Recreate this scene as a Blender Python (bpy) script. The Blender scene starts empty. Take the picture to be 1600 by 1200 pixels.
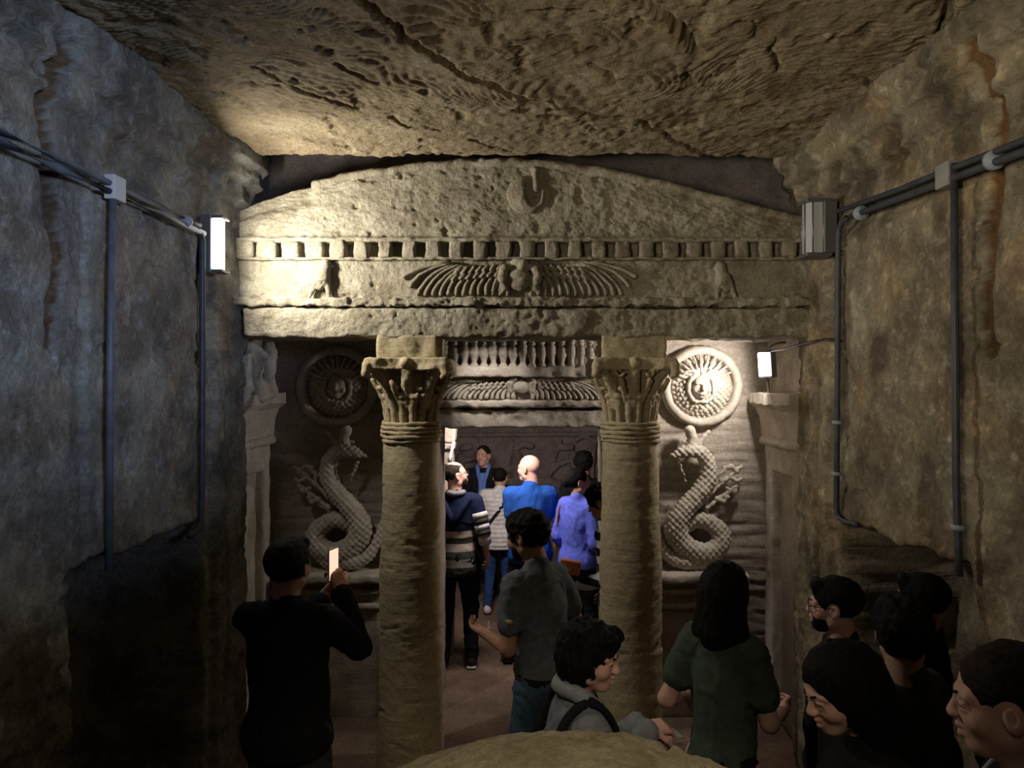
import bpy, math, random
import numpy as np
from mathutils import Vector, Matrix

# ---------------------------------------------------------------- camera, world, lights, exposure
scn = bpy.context.scene
C = scn.collection
FPX = 1150.0; VX, VY, EYE = 815.0, 590.0, 2.42
cam_d = bpy.data.cameras.new('camera'); cam = bpy.data.objects.new('camera', cam_d); C.objects.link(cam)
cam.location = (0, 0, EYE); cam.rotation_euler = (math.pi/2, 0, 0)
cam_d.sensor_width = 36; cam_d.lens = 36*FPX/1600
cam_d.shift_x = -(VX-800)/1600; cam_d.shift_y = -(600-VY)/1600
cam_d.clip_start = 0.05; cam_d.clip_end = 60
scn.camera = cam
scn.view_settings.view_transform = 'Standard'
scn.view_settings.look = 'None'
scn.view_settings.gamma = 1
scn.view_settings.use_curve_mapping = False
scn.view_settings.exposure = 0.08
w = bpy.data.worlds.new('world'); scn.world = w; w.use_nodes = True
w.node_tree.nodes['Background'].inputs[0].default_value = (0.75, 0.8, 1.0, 1)
w.node_tree.nodes['Background'].inputs[1].default_value = 0.025

def light(name, kind, loc, target, power, color, **kw):
    d = bpy.data.lights.new(name, kind); d.energy = power; d.color = color
    for k, v in kw.items(): setattr(d, k, v)
    o = bpy.data.objects.new(name, d); C.objects.link(o); o.location = loc
    o.rotation_euler = (Vector(target)-Vector(loc)).to_track_quat('-Z', 'Y').to_euler()
    return o
# the lit tube lamp on the left pier
light('tube_light', 'AREA', (-1.600, 3.99, 3.14), (-0.2, 4.35, 3.20), 27, (1.0, 0.95, 0.86), shape='RECTANGLE', size=0.07, size_y=0.28)
# the floodlight over the right portal
light('flood_light', 'AREA', (1.60, 4.93, 2.51), (0.5, 5.30, 2.15), 14, (1.0, 0.92, 0.86), shape='RECTANGLE', size=0.08, size_y=0.15)
# a small spot behind the front beam that shines through the inner doorway
light('vestibule_spot', 'SPOT', (-0.30, 4.90, 2.77), (0.05, 6.7, 1.35), 26, (1.0, 0.93, 0.88), spot_size=1.15, spot_blend=0.5, shadow_soft_size=0.05)
# unseen lamp added over the chamber doorway to brighten the people inside
light('chamber_fill', 'AREA', (-0.25, 5.88, 2.13), (0.1, 7.4, 1.1), 24, (1.0, 0.86, 0.82), shape='RECTANGLE', size=0.5, size_y=0.12)
# unseen warm lamp behind the camera; spot added to brighten the rounded stone
light('passage_lamp', 'SPOT', (-1.2, -0.4, 2.5), (1.30, 2.85, 3.40), 270, (1.0, 0.88, 0.70), spot_size=0.98, spot_blend=1.0, shadow_soft_size=0.3)
light('stone_fill_spot', 'SPOT', (0.3, -0.3, 3.5), (0.1, 1.5, 1.6), 95, (1.0, 0.88, 0.68), spot_size=0.7, spot_blend=0.8, shadow_soft_size=0.2)
# cool spot added at the stair shaft, stands in for left wall haze
light('shaft_haze_spot', 'SPOT', (1.4, -0.6, 3.0), (-1.72, 2.75, 2.95), 520, (0.52, 0.66, 1.0), spot_size=0.62, spot_blend=1.0, shadow_soft_size=0.3)

# ---------------------------------------------------------------- helpers
def PX(x, y, d): return np.array([(x-VX)/FPX*d, d, EYE-(y-VY)/FPX*d])

def tag(o, label, cat=None, group=None, kind=None):
    if label: o['label'] = label
    if cat: o['category'] = cat
    if group: o['group'] = group
    if kind: o['kind'] = kind
    return o
def thing(name, label, cat, loc=(0, 0, 0), rz=0, group=None):
    o = bpy.data.objects.new(name, None); C.objects.link(o); o.location = loc; o.rotation_euler = (0, 0, rz)
    o.empty_display_size = 0.05
    return tag(o, label, cat, group)

def wloc(o):
    v = Vector((0, 0, 0))
    while o is not None: v += o.location; o = o.parent
    return v
def mk(name, V, F, mat, parent=None, local=False, smooth=True, quads=True):
    """one mesh object; V in world space unless local; a list of faces or an (n,4)/(n,3) array"""
    V = np.asarray(V, dtype=np.float64)
    if parent is not None and not local: V = V - np.array(wloc(parent))
    me = bpy.data.meshes.new(name)
    if isinstance(F, np.ndarray):
        n, k = F.shape
        me.vertices.add(len(V)); me.vertices.foreach_set('co', V.astype(np.float32).ravel())
        me.loops.add(n*k); me.loops.foreach_set('vertex_index', F.astype(np.int32).ravel())
        me.polygons.add(n); me.polygons.foreach_set('loop_start', np.arange(0, n*k, k, dtype=np.int32))
        me.update(calc_edges=True)
    else:
        me.from_pydata([tuple(v) for v in V], [], F); me.update()
    me.polygons.foreach_set('use_smooth', [smooth]*len(me.polygons))
    me.materials.append(mat)
    o = bpy.data.objects.new(name, me); C.objects.link(o)
    if parent is not None: o.parent = parent
    return o
def struct(o): o['kind'] = 'structure'; return o

# ---- noise
def _h(ix, iy, iz, seed):
    n = (ix*374761393 + iy*668265263 + iz*2147483647 + seed*144269) & 0xffffffff
    n = ((n ^ (n >> 13))*1274126177) & 0xffffffff
    n = ((n ^ (n >> 15))*2246822519) & 0xffffffff
    return ((n ^ (n >> 16)) & 0xffffff)/float(0xffffff)
def vn(P, seed=0):
    P = np.asarray(P, dtype=np.float64); I = np.floor(P).astype(np.int64); f = P-I; f = f*f*(3-2*f)
    x, y, z = I[..., 0], I[..., 1], I[..., 2]; fx, fy, fz = f[..., 0], f[..., 1], f[..., 2]
    r = 0
    for a in (0, 1):
        wa = fx if a else 1-fx
        for b in (0, 1):
            wb = fy if b else 1-fy
            for c in (0, 1):
                wc = fz if c else 1-fz
                r = r + wa*wb*wc*_h(x+a, y+b, z+c, seed)
    return r*2-1
def fbm(P, freq=1.0, oc=4, seed=0, gain=0.5, lac=2.03):
    P = np.asarray(P, dtype=np.float64)*freq; r = 0; a = 1.0; s = 0
    for i in range(oc):
        r = r + a*vn(P+i*17.3, seed+i*31); s += a; a *= gain; P = P*lac
    return r/s
def ss(a, b, x):
    t = np.clip((x-a)/(b-a), 0, 1); return t*t*(3-2*t)
def vnormals(V, F):
    n = np.zeros_like(V)
    a, b, c = V[F[:, 0]], V[F[:, 1]], V[F[:, 2]]
    fn = np.cross(b-a, c-a)
    if F.shape[1] == 4: fn += np.cross(c-a, V[F[:, 3]]-a)
    for k in range(F.shape[1]): np.add.at(n, F[:, k], fn)
    return n/(np.linalg.norm(n, axis=1, keepdims=True)+1e-12)
def rough(V, amp=0.008, freq=9, seed=0, oc=4):
    """vector displacement that is a function of place alone, so that shared borders stay closed"""
    d = np.stack([fbm(V, freq, oc, seed+k*7) for k in range(3)], -1)
    return V + d*amp

def grid(nu, nv):
    i, j = np.meshgrid(np.arange(nu-1), np.arange(nv-1), indexing='ij'); a = (i*nv+j).ravel()
    return np.stack([a, a+nv, a+nv+1, a+1], 1)
def box_vf(x0, x1, y0, y1, z0, z1, step):
    """closed box of welded-by-place grids"""
    Vs, Fs, n = [], [], 0
    lo = (x0, y0, z0); hi = (x1, y1, z1)
    for ax in range(3):
        u, v = [(1, 2), (2, 0), (0, 1)][ax]
        nu = max(2, int(round((hi[u]-lo[u])/step))+1); nv_ = max(2, int(round((hi[v]-lo[v])/step))+1)
        U, W = np.meshgrid(np.linspace(lo[u], hi[u], nu), np.linspace(lo[v], hi[v], nv_), indexing='ij')
        for side in (0, 1):
            P = np.zeros((nu*nv_, 3)); P[:, u] = U.ravel(); P[:, v] = W.ravel(); P[:, ax] = hi[ax] if side else lo[ax]
            F = grid(nu, nv_)
            if not side: F = F[:, ::-1]
            Vs.append(P); Fs.append(F+n); n += len(P)
    V = np.concatenate(Vs); F = np.concatenate(Fs)
    key = np.round(V*20000).astype(np.int64)
    _, first, inv = np.unique(key, axis=0, return_index=True, return_inverse=True)
    return V[first], inv.ravel()[F]
def rbox(name, b, mat, parent=None, step=0.02, amp=0.008, freq=9, seed=0, rnd=0.012, fn=None, smooth=True):
    """a worked block of stone: edges eased, faces uneven"""
    x0, x1, y0, y1, z0, z1 = b
    V, F = box_vf(*b, step)
    if rnd:
        c = np.array([(x0+x1)/2, (y0+y1)/2, (z0+z1)/2]); h = np.array([x1-x0, y1-y0, z1-z0])/2
        r = np.minimum(rnd, h*0.9); q = V-c; inner = np.clip(q, -(h-r), h-r); d = q-inner
        L = np.linalg.norm(d/r, axis=1, keepdims=True); V = np.where(L > 1, c+inner+d/np.maximum(L, 1e-9), V)
    if amp: V = rough(V, amp, freq, seed)
    if fn: V = fn(V)
    return mk(name, V, F, mat, parent, smooth=smooth)
def lathe_vf(prof, n=48, c=(0, 0)):
    prof = np.array(prof); th = np.linspace(0, 2*math.pi, n, endpoint=False)
    m = len(prof); V = np.zeros((m, n, 3))
    V[:, :, 0] = c[0]+prof[:, :1]*np.cos(th); V[:, :, 1] = c[1]+prof[:, :1]*np.sin(th); V[:, :, 2] = prof[:, 1:2]
    i, j = np.meshgrid(np.arange(m-1), np.arange(n), indexing='ij'); i = i.ravel(); j = j.ravel(); j2 = (j+1) % n
    F = np.stack([i*n+j, i*n+j2, (i+1)*n+j2, (i+1)*n+j], 1)
    return V.reshape(-1, 3), F
def tube_vf(pts, r, n=8, flat=1.0, up=(0, 1, 0), cap=True):
    """sweep; r per point; flat scales the section along 'up'"""
    pts = np.asarray(pts, float); m = len(pts); r = np.broadcast_to(np.asarray(r, float), (m,))
    t = np.gradient(pts, axis=0); t /= np.linalg.norm(t, axis=1, keepdims=True)+1e-12
    up = np.asarray(up, float); s = np.cross(t, up); ln = np.linalg.norm(s, axis=1, keepdims=True)
    s = np.where(ln < 1e-3, np.array([1.0, 0, 0]), s/np.maximum(ln, 1e-9)); u = np.cross(s, t)
    th = np.linspace(0, 2*math.pi, n, endpoint=False)
    V = pts[:, None, :]+r[:, None, None]*(np.cos(th)[None, :, None]*s[:, None, :]+flat*np.sin(th)[None, :, None]*u[:, None, :])
    V = V.reshape(-1, 3); F = []
    for i in range(m-1):
        for j in range(n): F.append([i*n+j, i*n+(j+1) % n, (i+1)*n+(j+1) % n, (i+1)*n+j])
    if cap: F.append(list(range(n))[::-1]); F.append([(m-1)*n+j for j in range(n)])
    return V, F
def tube(name, pts, r, mat, parent=None, n=10, local=False, **kw):
    V, F = tube_vf(pts, r, n, **kw); return mk(name, V, F, mat, parent, local=local)
def bez(*p, n=12):
    p = [np.asarray(q, float) for q in p]; out = []
    for t in np.linspace(0, 1, n):
        q = p
        while len(q) > 1: q = [a*(1-t)+b*t for a, b in zip(q, q[1:])]
        out.append(q[0])
    return np.array(out)
def spline(pts, n=6):
    """Catmull-Rom through pts (any width)"""
    p = np.asarray(pts, float); p = np.vstack([2*p[0]-p[1], p, 2*p[-1]-p[-2]]); out = []
    for i in range(1, len(p)-2):
        for t in np.linspace(0, 1, n, endpoint=False):
            a, b, c, d = p[i-1:i+3]
            out.append(0.5*((2*b)+(-a+c)*t+(2*a-5*b+4*c-d)*t*t+(-a+3*b-3*c+d)*t**3))
    out.append(p[-2]); return np.array(out)

# ---- signed distance sculpting, meshed by surface nets
class Sdf:
    def __init__(s, M=None, scale=1.0): s.p = []; s.M = M if M is not None else np.eye(4); s.sc = scale
    def X(s, v): v = np.asarray(v, float)*s.sc; return s.M[:3, :3] @ v + s.M[:3, 3]
    def cap(s, a, b, ra, rb=None, k=0.0, op='+'):
        rb = ra if rb is None else rb; a, b = s.X(a), s.X(b); ra *= s.sc; rb *= s.sc; r = max(ra, rb)
        s.p.append((op, k*s.sc, np.minimum(a, b)-r, np.maximum(a, b)+r, ('c', a, b, ra, rb))); return s
    def ell(s, c, r, k=0.0, op='+', R=None):
        c = s.X(c); r = np.asarray(r, float)*np.ones(3)*s.sc; A = s.M[:3, :3] @ (R if R is not None else np.eye(3))
        e = np.sqrt(((A*r)**2).sum(1)); s.p.append((op, k*s.sc, c-e, c+e, ('e', c, r, A))); return s
    def box(s, c, h, rnd=0.005, k=0.0, op='+', R=None):
        c = s.X(c); h = np.asarray(h, float)*s.sc; A = s.M[:3, :3] @ (R if R is not None else np.eye(3))
        e = (np.abs(A)*h).sum(1); s.p.append((op, k*s.sc, c-e, c+e, ('b', c, h, rnd*s.sc, A))); return s
    def chain(s, pts, r, k=0.0, op='+'):
        r = np.broadcast_to(np.asarray(r, float), (len(pts),))
        for i in range(len(pts)-1): s.cap(pts[i], pts[i+1], r[i], r[i+1], k, op)
        return s
    def mesh(s, vox, clip=None):
        add = [p for p in s.p if p[0] == '+']
        lo = np.min([p[2] for p in add], 0)-vox*3; hi = np.max([p[3] for p in add], 0)+vox*3
        if clip is not None: lo = np.maximum(lo, clip[0]); hi = np.minimum(hi, clip[1])
        n = np.ceil((hi-lo)/vox).astype(int)+1; F = np.full(n, 1.0, np.float32)
        ax = [lo[i]+vox*np.arange(n[i]) for i in range(3)]
        for op, k, a, b, q in s.p:
            m = max(k, 2.5*vox)
            i0 = np.clip(np.floor((a-m-lo)/vox).astype(int), 0, n); i1 = np.clip(np.ceil((b+m-lo)/vox).astype(int)+1, 0, n)
            if (i1 <= i0).any(): continue
            X = (ax[0][i0[0]:i1[0]])[:, None, None]; Y = (ax[1][i0[1]:i1[1]])[None, :, None]; Z = (ax[2][i0[2]:i1[2]])[None, None, :]
            if q[0] == 'c':
                _, A, B, ra, rb = q; d = B-A; L = float(d@d)+1e-12; x, y, z = X-A[0], Y-A[1], Z-A[2]
                t = np.clip((x*d[0]+y*d[1]+z*d[2])/L, 0, 1)
                D = np.sqrt((x-t*d[0])**2+(y-t*d[1])**2+(z-t*d[2])**2)-(ra+(rb-ra)*t)
            else:
                c, r = q[1], q[2]; A = q[-1]; x, y, z = X-c[0], Y-c[1], Z-c[2]
                u = [x*A[0, i]+y*A[1, i]+z*A[2, i] for i in range(3)]
                if q[0] == 'e':
                    k0 = np.sqrt(sum((u[i]/r[i])**2 for i in range(3))); k1 = np.sqrt(sum((u[i]/r[i]**2)**2 for i in range(3)))+1e-9
                    D = k0*(k0-1)/k1
                else:
                    rd = q[3]; w_ = [np.abs(u[i])-r[i]+rd for i in range(3)]
                    D = np.sqrt(sum(np.maximum(v, 0)**2 for v in w_))+np.minimum(np.maximum(np.maximum(w_[0], w_[1]), w_[2]), 0)-rd
            S = F[i0[0]:i1[0], i0[1]:i1[1], i0[2]:i1[2]]
            if op == '+':
                R = np.minimum(S, D)
                if k > 0: h = np.maximum(k-np.abs(S-D), 0)/k; R = R-h*h*k*0.25
            else:
                R = np.maximum(S, -D)
                if k > 0: h = np.maximum(k-np.abs(S+D), 0)/k; R = R+h*h*k*0.25
            F[i0[0]:i1[0], i0[1]:i1[1], i0[2]:i1[2]] = R
        for i in range(3):      # close it at the border of the grid
            sl = [slice(None)]*3
            for e in (0, -1): sl[i] = e; F[tuple(sl)] = np.maximum(F[tuple(sl)], 1e-3)
        return surfnet(F, lo, vox)
def surfnet(F, lo, vox):
    s = F < 0
    c = [s[a:s.shape[0]-1+a, b:s.shape[1]-1+b, d:s.shape[2]-1+d] for a in (0, 1) for b in (0, 1) for d in (0, 1)]
    al = c[0].copy(); an = c[0].copy()
    for q in c[1:]: al &= q; an |= q
    act = an & ~al; I = np.argwhere(act)
    idx = np.full(act.shape, -1, np.int64); idx[act] = np.arange(len(I))
    acc = np.zeros((len(I), 3)); cnt = np.zeros(len(I))
    cor = [(a, b, d) for a in (0, 1) for b in (0, 1) for d in (0, 1)]
    for i in range(8):
        for ax in range(3):
            if cor[i][ax]: continue
            e = list(cor[i]); e[ax] = 1
            A = I+np.array(cor[i]); B = I+np.array(e)
            fa = F[A[:, 0], A[:, 1], A[:, 2]]; fb = F[B[:, 0], B[:, 1], B[:, 2]]; m = (fa < 0) != (fb < 0)
            t = (fa/(fa-fb+1e-20)); P = np.array(cor[i], float)+np.zeros((len(I), 3)); P[:, ax] += t
            acc[m] += P[m]; cnt[m] += 1
    V = lo+vox*(I+acc/np.maximum(cnt, 1)[:, None])
    Q = []
    for ax in range(3):
        u, v = (ax+1) % 3, (ax+2) % 3
        a = [slice(None)]*3; b = [slice(None)]*3; a[ax] = slice(0, -1); b[ax] = slice(1, None)
        sa, sb = s[tuple(a)], s[tuple(b)]; E = np.argwhere(sa != sb); E = E[(E[:, u] > 0) & (E[:, v] > 0)]
        E = E[(E[:, u] < F.shape[u]-1) & (E[:, v] < F.shape[v]-1)]
        ins = sa[E[:, 0], E[:, 1], E[:, 2]]
        def cell(du, dv):
            G = E.copy(); G[:, u] -= du; G[:, v] -= dv; return idx[G[:, 0], G[:, 1], G[:, 2]]
        q = np.stack([cell(1, 1), cell(0, 1), cell(0, 0), cell(1, 0)], 1)
        q[~ins] = q[~ins][:, ::-1]; Q.append(q)
    return V, np.concatenate(Q)
def sculpt(name, S, vox, mat, parent=None, local=False, amp=0.0, freq=30, seed=0, fn=None, clip=None):
    V, F = S.mesh(vox, clip)
    if amp or fn:
        N = vnormals(V, F)
        if amp: V = V+N*(fbm(V, freq, 3, seed)*amp)[:, None]
        if fn: V = fn(V, N)
    return mk(name, V, F, mat, parent, local=local)
def rot(ax, a):
    return np.array(Matrix.Rotation(a, 3, ax))

# ---------------------------------------------------------------- materials
def nt(name):
    m = bpy.data.materials.new(name); m.use_nodes = True; t = m.node_tree; b = t.nodes['Principled BSDF']; return m, t, b
def nd(t, kind, **inp):
    n = t.nodes.new(kind)
    for k, v in inp.items():
        k = k.replace('_', ' ')
        if k in n.inputs: n.inputs[k].default_value = v
    return n
def stone(name, a, b, c, scale=1.0, patch=0.5, bump=0.5, fine=60, dist=0.01, bed=0.0, att=False):
    """weathered limestone: body colour a, soot and damp b, pale bloom c"""
    m, t, p = nt(name); L = t.links.new; g = t.nodes.new('ShaderNodeNewGeometry')
    mp = nd(t, 'ShaderNodeMapping'); mp.inputs['Scale'].default_value = (1, 1, 1); L(g.outputs['Position'], mp.inputs['Vector'])
    n1 = nd(t, 'ShaderNodeTexNoise', Scale=2.6*scale, Detail=8.0, Roughness=0.62); n2 = nd(t, 'ShaderNodeTexNoise', Scale=9*scale, Detail=8.0, Roughness=0.7)
    n3 = nd(t, 'ShaderNodeTexNoise', Scale=float(fine), Detail=6.0, Roughness=0.7)
    for n in (n1, n2, n3): L(mp.outputs[0], n.inputs['Vector'])
    r1 = t.nodes.new('ShaderNodeValToRGB'); r1.color_ramp.elements[0].position = 0.40; r1.color_ramp.elements[1].position = 0.62
    L(n1.outputs['Fac'], r1.inputs[0])
    r2 = t.nodes.new('ShaderNodeValToRGB'); r2.color_ramp.elements[0].position = 0.52; r2.color_ramp.elements[1].position = 0.72
    L(n2.outputs['Fac'], r2.inputs[0])
    m1 = t.nodes.new('ShaderNodeMix'); m1.data_type = 'RGBA'; m1.inputs[6].default_value = (*b, 1); m1.inputs[7].default_value = (*a, 1); L(r1.outputs[0], m1.inputs[0])
    mm = nd(t, 'ShaderNodeMath'); mm.operation = 'MULTIPLY'; mm.inputs[1].default_value = patch; L(r2.outputs[0], mm.inputs[0])
    m2 = t.nodes.new('ShaderNodeMix'); m2.data_type = 'RGBA'; m2.inputs[7].default_value = (*c, 1); L(m1.outputs[2], m2.inputs[6]); L(mm.outputs[0], m2.inputs[0])
    m3 = t.nodes.new('ShaderNodeMix'); m3.data_type = 'RGBA'; m3.blend_type = 'MULTIPLY'; m3.inputs[0].default_value = 0.55
    r3 = t.nodes.new('ShaderNodeValToRGB'); r3.color_ramp.elements[0].position = 0.3; r3.color_ramp.elements[1].position = 0.6
    r3.color_ramp.elements[0].color = (0.35, 0.32, 0.28, 1)
    L(n3.outputs['Fac'], r3.inputs[0]); L(m2.outputs[2], m3.inputs[6]); L(r3.outputs[0], m3.inputs[7])
    out = m3.outputs[2]
    if att:
        at = t.nodes.new('ShaderNodeAttribute'); at.attribute_name = 'wear_haze'
        m4 = t.nodes.new('ShaderNodeMix'); m4.data_type = 'RGBA'; m4.blend_type = 'MULTIPLY'; m4.inputs[0].default_value = 1
        L(out, m4.inputs[6]); L(at.outputs['Color'], m4.inputs[7]); out = m4.outputs[2]
    L(out, p.inputs['Base Color']); p.inputs['Roughness'].default_value = 0.92; p.inputs['Specular IOR Level'].default_value = 0.15
    ad = nd(t, 'ShaderNodeMath'); ad.operation = 'ADD'; L(n2.outputs['Fac'], ad.inputs[0]); L(n3.outputs['Fac'], ad.inputs[1])
    h = ad.outputs[0]
    if bed:
        mb = nd(t, 'ShaderNodeMapping'); mb.inputs['Scale'].default_value = (1.5, 1.5, 26); L(g.outputs['Position'], mb.inputs['Vector'])
        nb = nd(t, 'ShaderNodeTexNoise', Scale=2.2, Detail=5.0, Roughness=0.7); L(mb.outputs[0], nb.inputs['Vector'])
        mu = nd(t, 'ShaderNodeMath'); mu.operation = 'MULTIPLY_ADD'; mu.inputs[1].default_value = bed; L(nb.outputs['Fac'], mu.inputs[0]); L(h, mu.inputs[2]); h = mu.outputs[0]
    bp = nd(t, 'ShaderNodeBump', Strength=bump, Distance=dist); L(h, bp.inputs['Height']); L(bp.outputs[0], p.inputs['Normal'])
    return m
def plain(name, col, rough_=0.8, metal=0.0, nscale=0, namt=0.15, bump=0.0, sheen=0.0, spec=0.3):
    m, t, p = nt(name); L = t.links.new
    p.inputs['Base Color'].default_value = (*col, 1); p.inputs['Roughness'].default_value = rough_; p.inputs['Metallic'].default_value = metal
    p.inputs['Specular IOR Level'].default_value = spec
    if nscale:
        tc = t.nodes.new('ShaderNodeTexCoord'); n = nd(t, 'ShaderNodeTexNoise', Scale=float(nscale), Detail=5.0, Roughness=0.6); L(tc.outputs['Object'], n.inputs['Vector'])
        mx = t.nodes.new('ShaderNodeMix'); mx.data_type = 'RGBA'
        mx.inputs[6].default_value = (*[c*(1-namt) for c in col], 1); mx.inputs[7].default_value = (*[min(1, c*(1+namt)) for c in col], 1)
        r = nd(t, 'ShaderNodeMapRange'); r.inputs[1].default_value = 0.35; r.inputs[2].default_value = 0.65; L(n.outputs['Fac'], r.inputs[0]); L(r.outputs[0], mx.inputs[0]); L(mx.outputs[2], p.inputs['Base Color'])
        if bump: bp = nd(t, 'ShaderNodeBump', Strength=bump, Distance=0.004); L(n.outputs['Fac'], bp.inputs['Height']); L(bp.outputs[0], p.inputs['Normal'])
    return m
def glow(name, col, s):
    m, t, p = nt(name); p.inputs['Base Color'].default_value = (0.8, 0.8, 0.8, 1)
    p.inputs['Emission Color'].default_value = (*col, 1); p.inputs['Emission Strength'].default_value = s; return m

M_CEIL = stone('ceiling rock', (0.46, 0.37, 0.23), (0.30, 0.23, 0.14), (0.58, 0.51, 0.37), 1.2, 0.6, 0.9, 60, dist=0.02)
M_WALL = stone('wall plaster', (0.40, 0.34, 0.225), (0.21, 0.17, 0.115), (0.54, 0.49, 0.37), 1.5, 0.8, 0.85, 45, dist=0.02, att=True)
M_FACADE = stone('facade limestone', (0.50, 0.45, 0.33), (0.32, 0.275, 0.19), (0.62, 0.58, 0.46), 1.4, 0.7, 0.9, 65, dist=0.018)
M_COL = stone('column limestone', (0.50, 0.42, 0.26), (0.42, 0.34, 0.21), (0.54, 0.47, 0.33), 0.8, 0.35, 0.4, 50, bed=1.6)
M_INNER = stone('vestibule limestone', (0.46, 0.40, 0.33), (0.34, 0.29, 0.24), (0.56, 0.50, 0.42), 1.6, 0.5, 0.5, 60, bed=1.0)
M_CARVE = stone('carved limestone', (0.56, 0.50, 0.42), (0.44, 0.39, 0.32), (0.64, 0.59, 0.50), 2.0, 0.4, 0.4, 70)
M_BROWN = stone('sandy floor', (0.30, 0.21, 0.15), (0.20, 0.14, 0.10), (0.36, 0.27, 0.20), 1.0, 0.3, 0.3, 40)
M_DOME = stone('foreground stone', (0.50, 0.43, 0.28), (0.36, 0.29, 0.17), (0.54, 0.49, 0.34), 2.6, 0.5, 0.9, 40, dist=0.015)
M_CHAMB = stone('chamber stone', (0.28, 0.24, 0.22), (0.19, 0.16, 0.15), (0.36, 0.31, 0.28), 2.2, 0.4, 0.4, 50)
M_PIPE = plain('grey plastic pipe', (0.05, 0.055, 0.065), 0.45, nscale=12, namt=0.3)
M_PIPE_FLARE = plain('grey pipe with flare tint', (0.10, 0.115, 0.135), 0.5, nscale=12, namt=0.25)  # bluish flare glow put into the pipe colour
M_BOX = plain('grey box plastic', (0.26, 0.26, 0.23), 0.5, nscale=8, namt=0.15)
M_METAL = plain('lamp housing metal', (0.20, 0.20, 0.20), 0.4, 0.6)
M_OPAL = plain('opal lamp plastic', (0.42, 0.42, 0.42), 0.35)
M_BLACK = plain('black plastic', (0.015, 0.015, 0.017), 0.5)
# ================================================================ the setting
def wear_haze_attr(o, vals):
    a = o.data.color_attributes.new('wear_haze', 'FLOAT_COLOR', 'POINT')
    v = np.ones((len(vals), 4), np.float32); v[:, :3] = vals; a.data.foreach_set('color', v.ravel())

def polyline_dist(P2, pts):
    """distance of 2D points to a polyline, and the place along it"""
    best = np.full(len(P2), 9.0); 
    for a, b in zip(pts, pts[1:]):
        a = np.array(a); b = np.array(b); d = b-a; t = np.clip(((P2-a)@d)/(d@d+1e-12), 0, 1)
        best = np.minimum(best, np.linalg.norm(P2-a-t[:, None]*d, axis=1))
    return best
# ---- floor
nx, ny = 180, 420
U, W = np.meshgrid(np.linspace(-2.4, 2.4, nx), np.linspace(-3.0, 9.2, ny), indexing='ij')
P = np.stack([U.ravel(), W.ravel(), np.zeros(nx*ny)], 1)
P[:, 2] = fbm(P, 2.0, 4, 3)*0.012-0.004
fl = struct(mk('floor', P, grid(nx, ny), M_BROWN))
# ---- ceiling of the antechamber, hacked with a pick
def CP(x, y, z=3.76):
    d = (z-EYE)*FPX/(VY-y); return ((x-VX)/FPX*d, d)
nx, ny = 440, 360
xs = np.linspace(-1.95, 1.95, nx); ys = np.concatenate([np.linspace(-3.0, 1.5, 30), np.linspace(1.52, 4.4, ny-30)])
U, W = np.meshgrid(xs, ys, indexing='ij'); P = np.stack([U.ravel(), W.ravel(), np.zeros(nx*ny)], 1)
wx = P+np.stack([fbm(P, 1.3, 3, 5), fbm(P, 1.3, 3, 9), np.zeros(len(P))], 1)*0.28
ang = 0.35+fbm(P, 0.55, 2, 21)*1.6
ph = (wx[:, 0]*np.sin(ang)+wx[:, 1]*np.cos(ang))*2*math.pi/0.038
strokes = np.abs(np.sin(ph/2+fbm(P, 5, 3, 2)*2.2))
cut = ss(-0.25, 0.25, fbm(P, 6, 3, 40))
h = -0.011*strokes*(0.35+0.65*cut)+fbm(P, 3, 5, 8)*0.022+fbm(P, 26, 4, 12)*0.011
h += 0.016*ss(0.28, 0.5, fbm(P, 9, 3, 77))          # small pits
for i, (pts, wd, dp, st) in enumerate([
    ([(565, -10), (640, 60), (700, 95), (725, 115), (800, 140), (862, 160), (930, 172), (1000, 182), (1045, 212), (1100, 236)], 0.011, 0.05, 0.030),
    ([(1000, -20), (1035, 20), (1075, 55), (1092, 78)], 0.022, 0.06, 0.02),
    ([(1068, 110), (1084, 128)], 0.016, 0.04, 0.0),
    ([(400, 98), (440, 122), (500, 142), (560, 165)], 0.009, 0.028, 0.012), ([(520, 95), (590, 128)], 0.009, 0.025, 0.01),
    ([(610, 178), (650, 195), (690, 200)], 0.009, 0.025, 0.01), ([(740, 215), (800, 235)], 0.009, 0.02, 0.008),
    ([(925, 100), (960, 118), (1010, 128)], 0.01, 0.02, 0.012), ([(1330, 115), (1390, 150), (1420, 165)], 0.012, 0.035, 0.01),
    ([(1480, -10), (1470, 40), (1520, 75)], 0.016, 0.045, 0.012), ([(830, 12), (880, 8), (960, 25)], 0.013, 0.035, 0.012),
    ([(1150, 30), (1210, 60), (1215, 110)], 0.009, 0.025, 0.01), ([(480, 215), (560, 232), (640, 238)], 0.008, 0.02, 0.01)]):
    w2 = P[:, :2]+np.stack([fbm(P, 10, 3, 60+i), fbm(P, 10, 3, 80+i)], 1)*0.035
    line = [CP(*q) for q in pts]; d = polyline_dist(w2, line)
    h += dp*(1-ss(wd*0.4, wd*1.5, d))
    if st: h -= st*(1-ss(0, 0.22, d))*ss(0, 0.03, d)*0.6
pz = 3.76+h
pz += 0.0
P[:, 2] = pz
struct(mk('ceiling', P, grid(nx, ny)[:, ::-1], M_CEIL))
# step of the ceiling up into the recess over the pediment
rbox('trim_1', (-1.95, 1.95, 4.36, 4.47, 3.785, 4.15), M_CEIL, step=0.04, amp=0.012, seed=4)
struct(bpy.data.objects['trim_1'])

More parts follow.
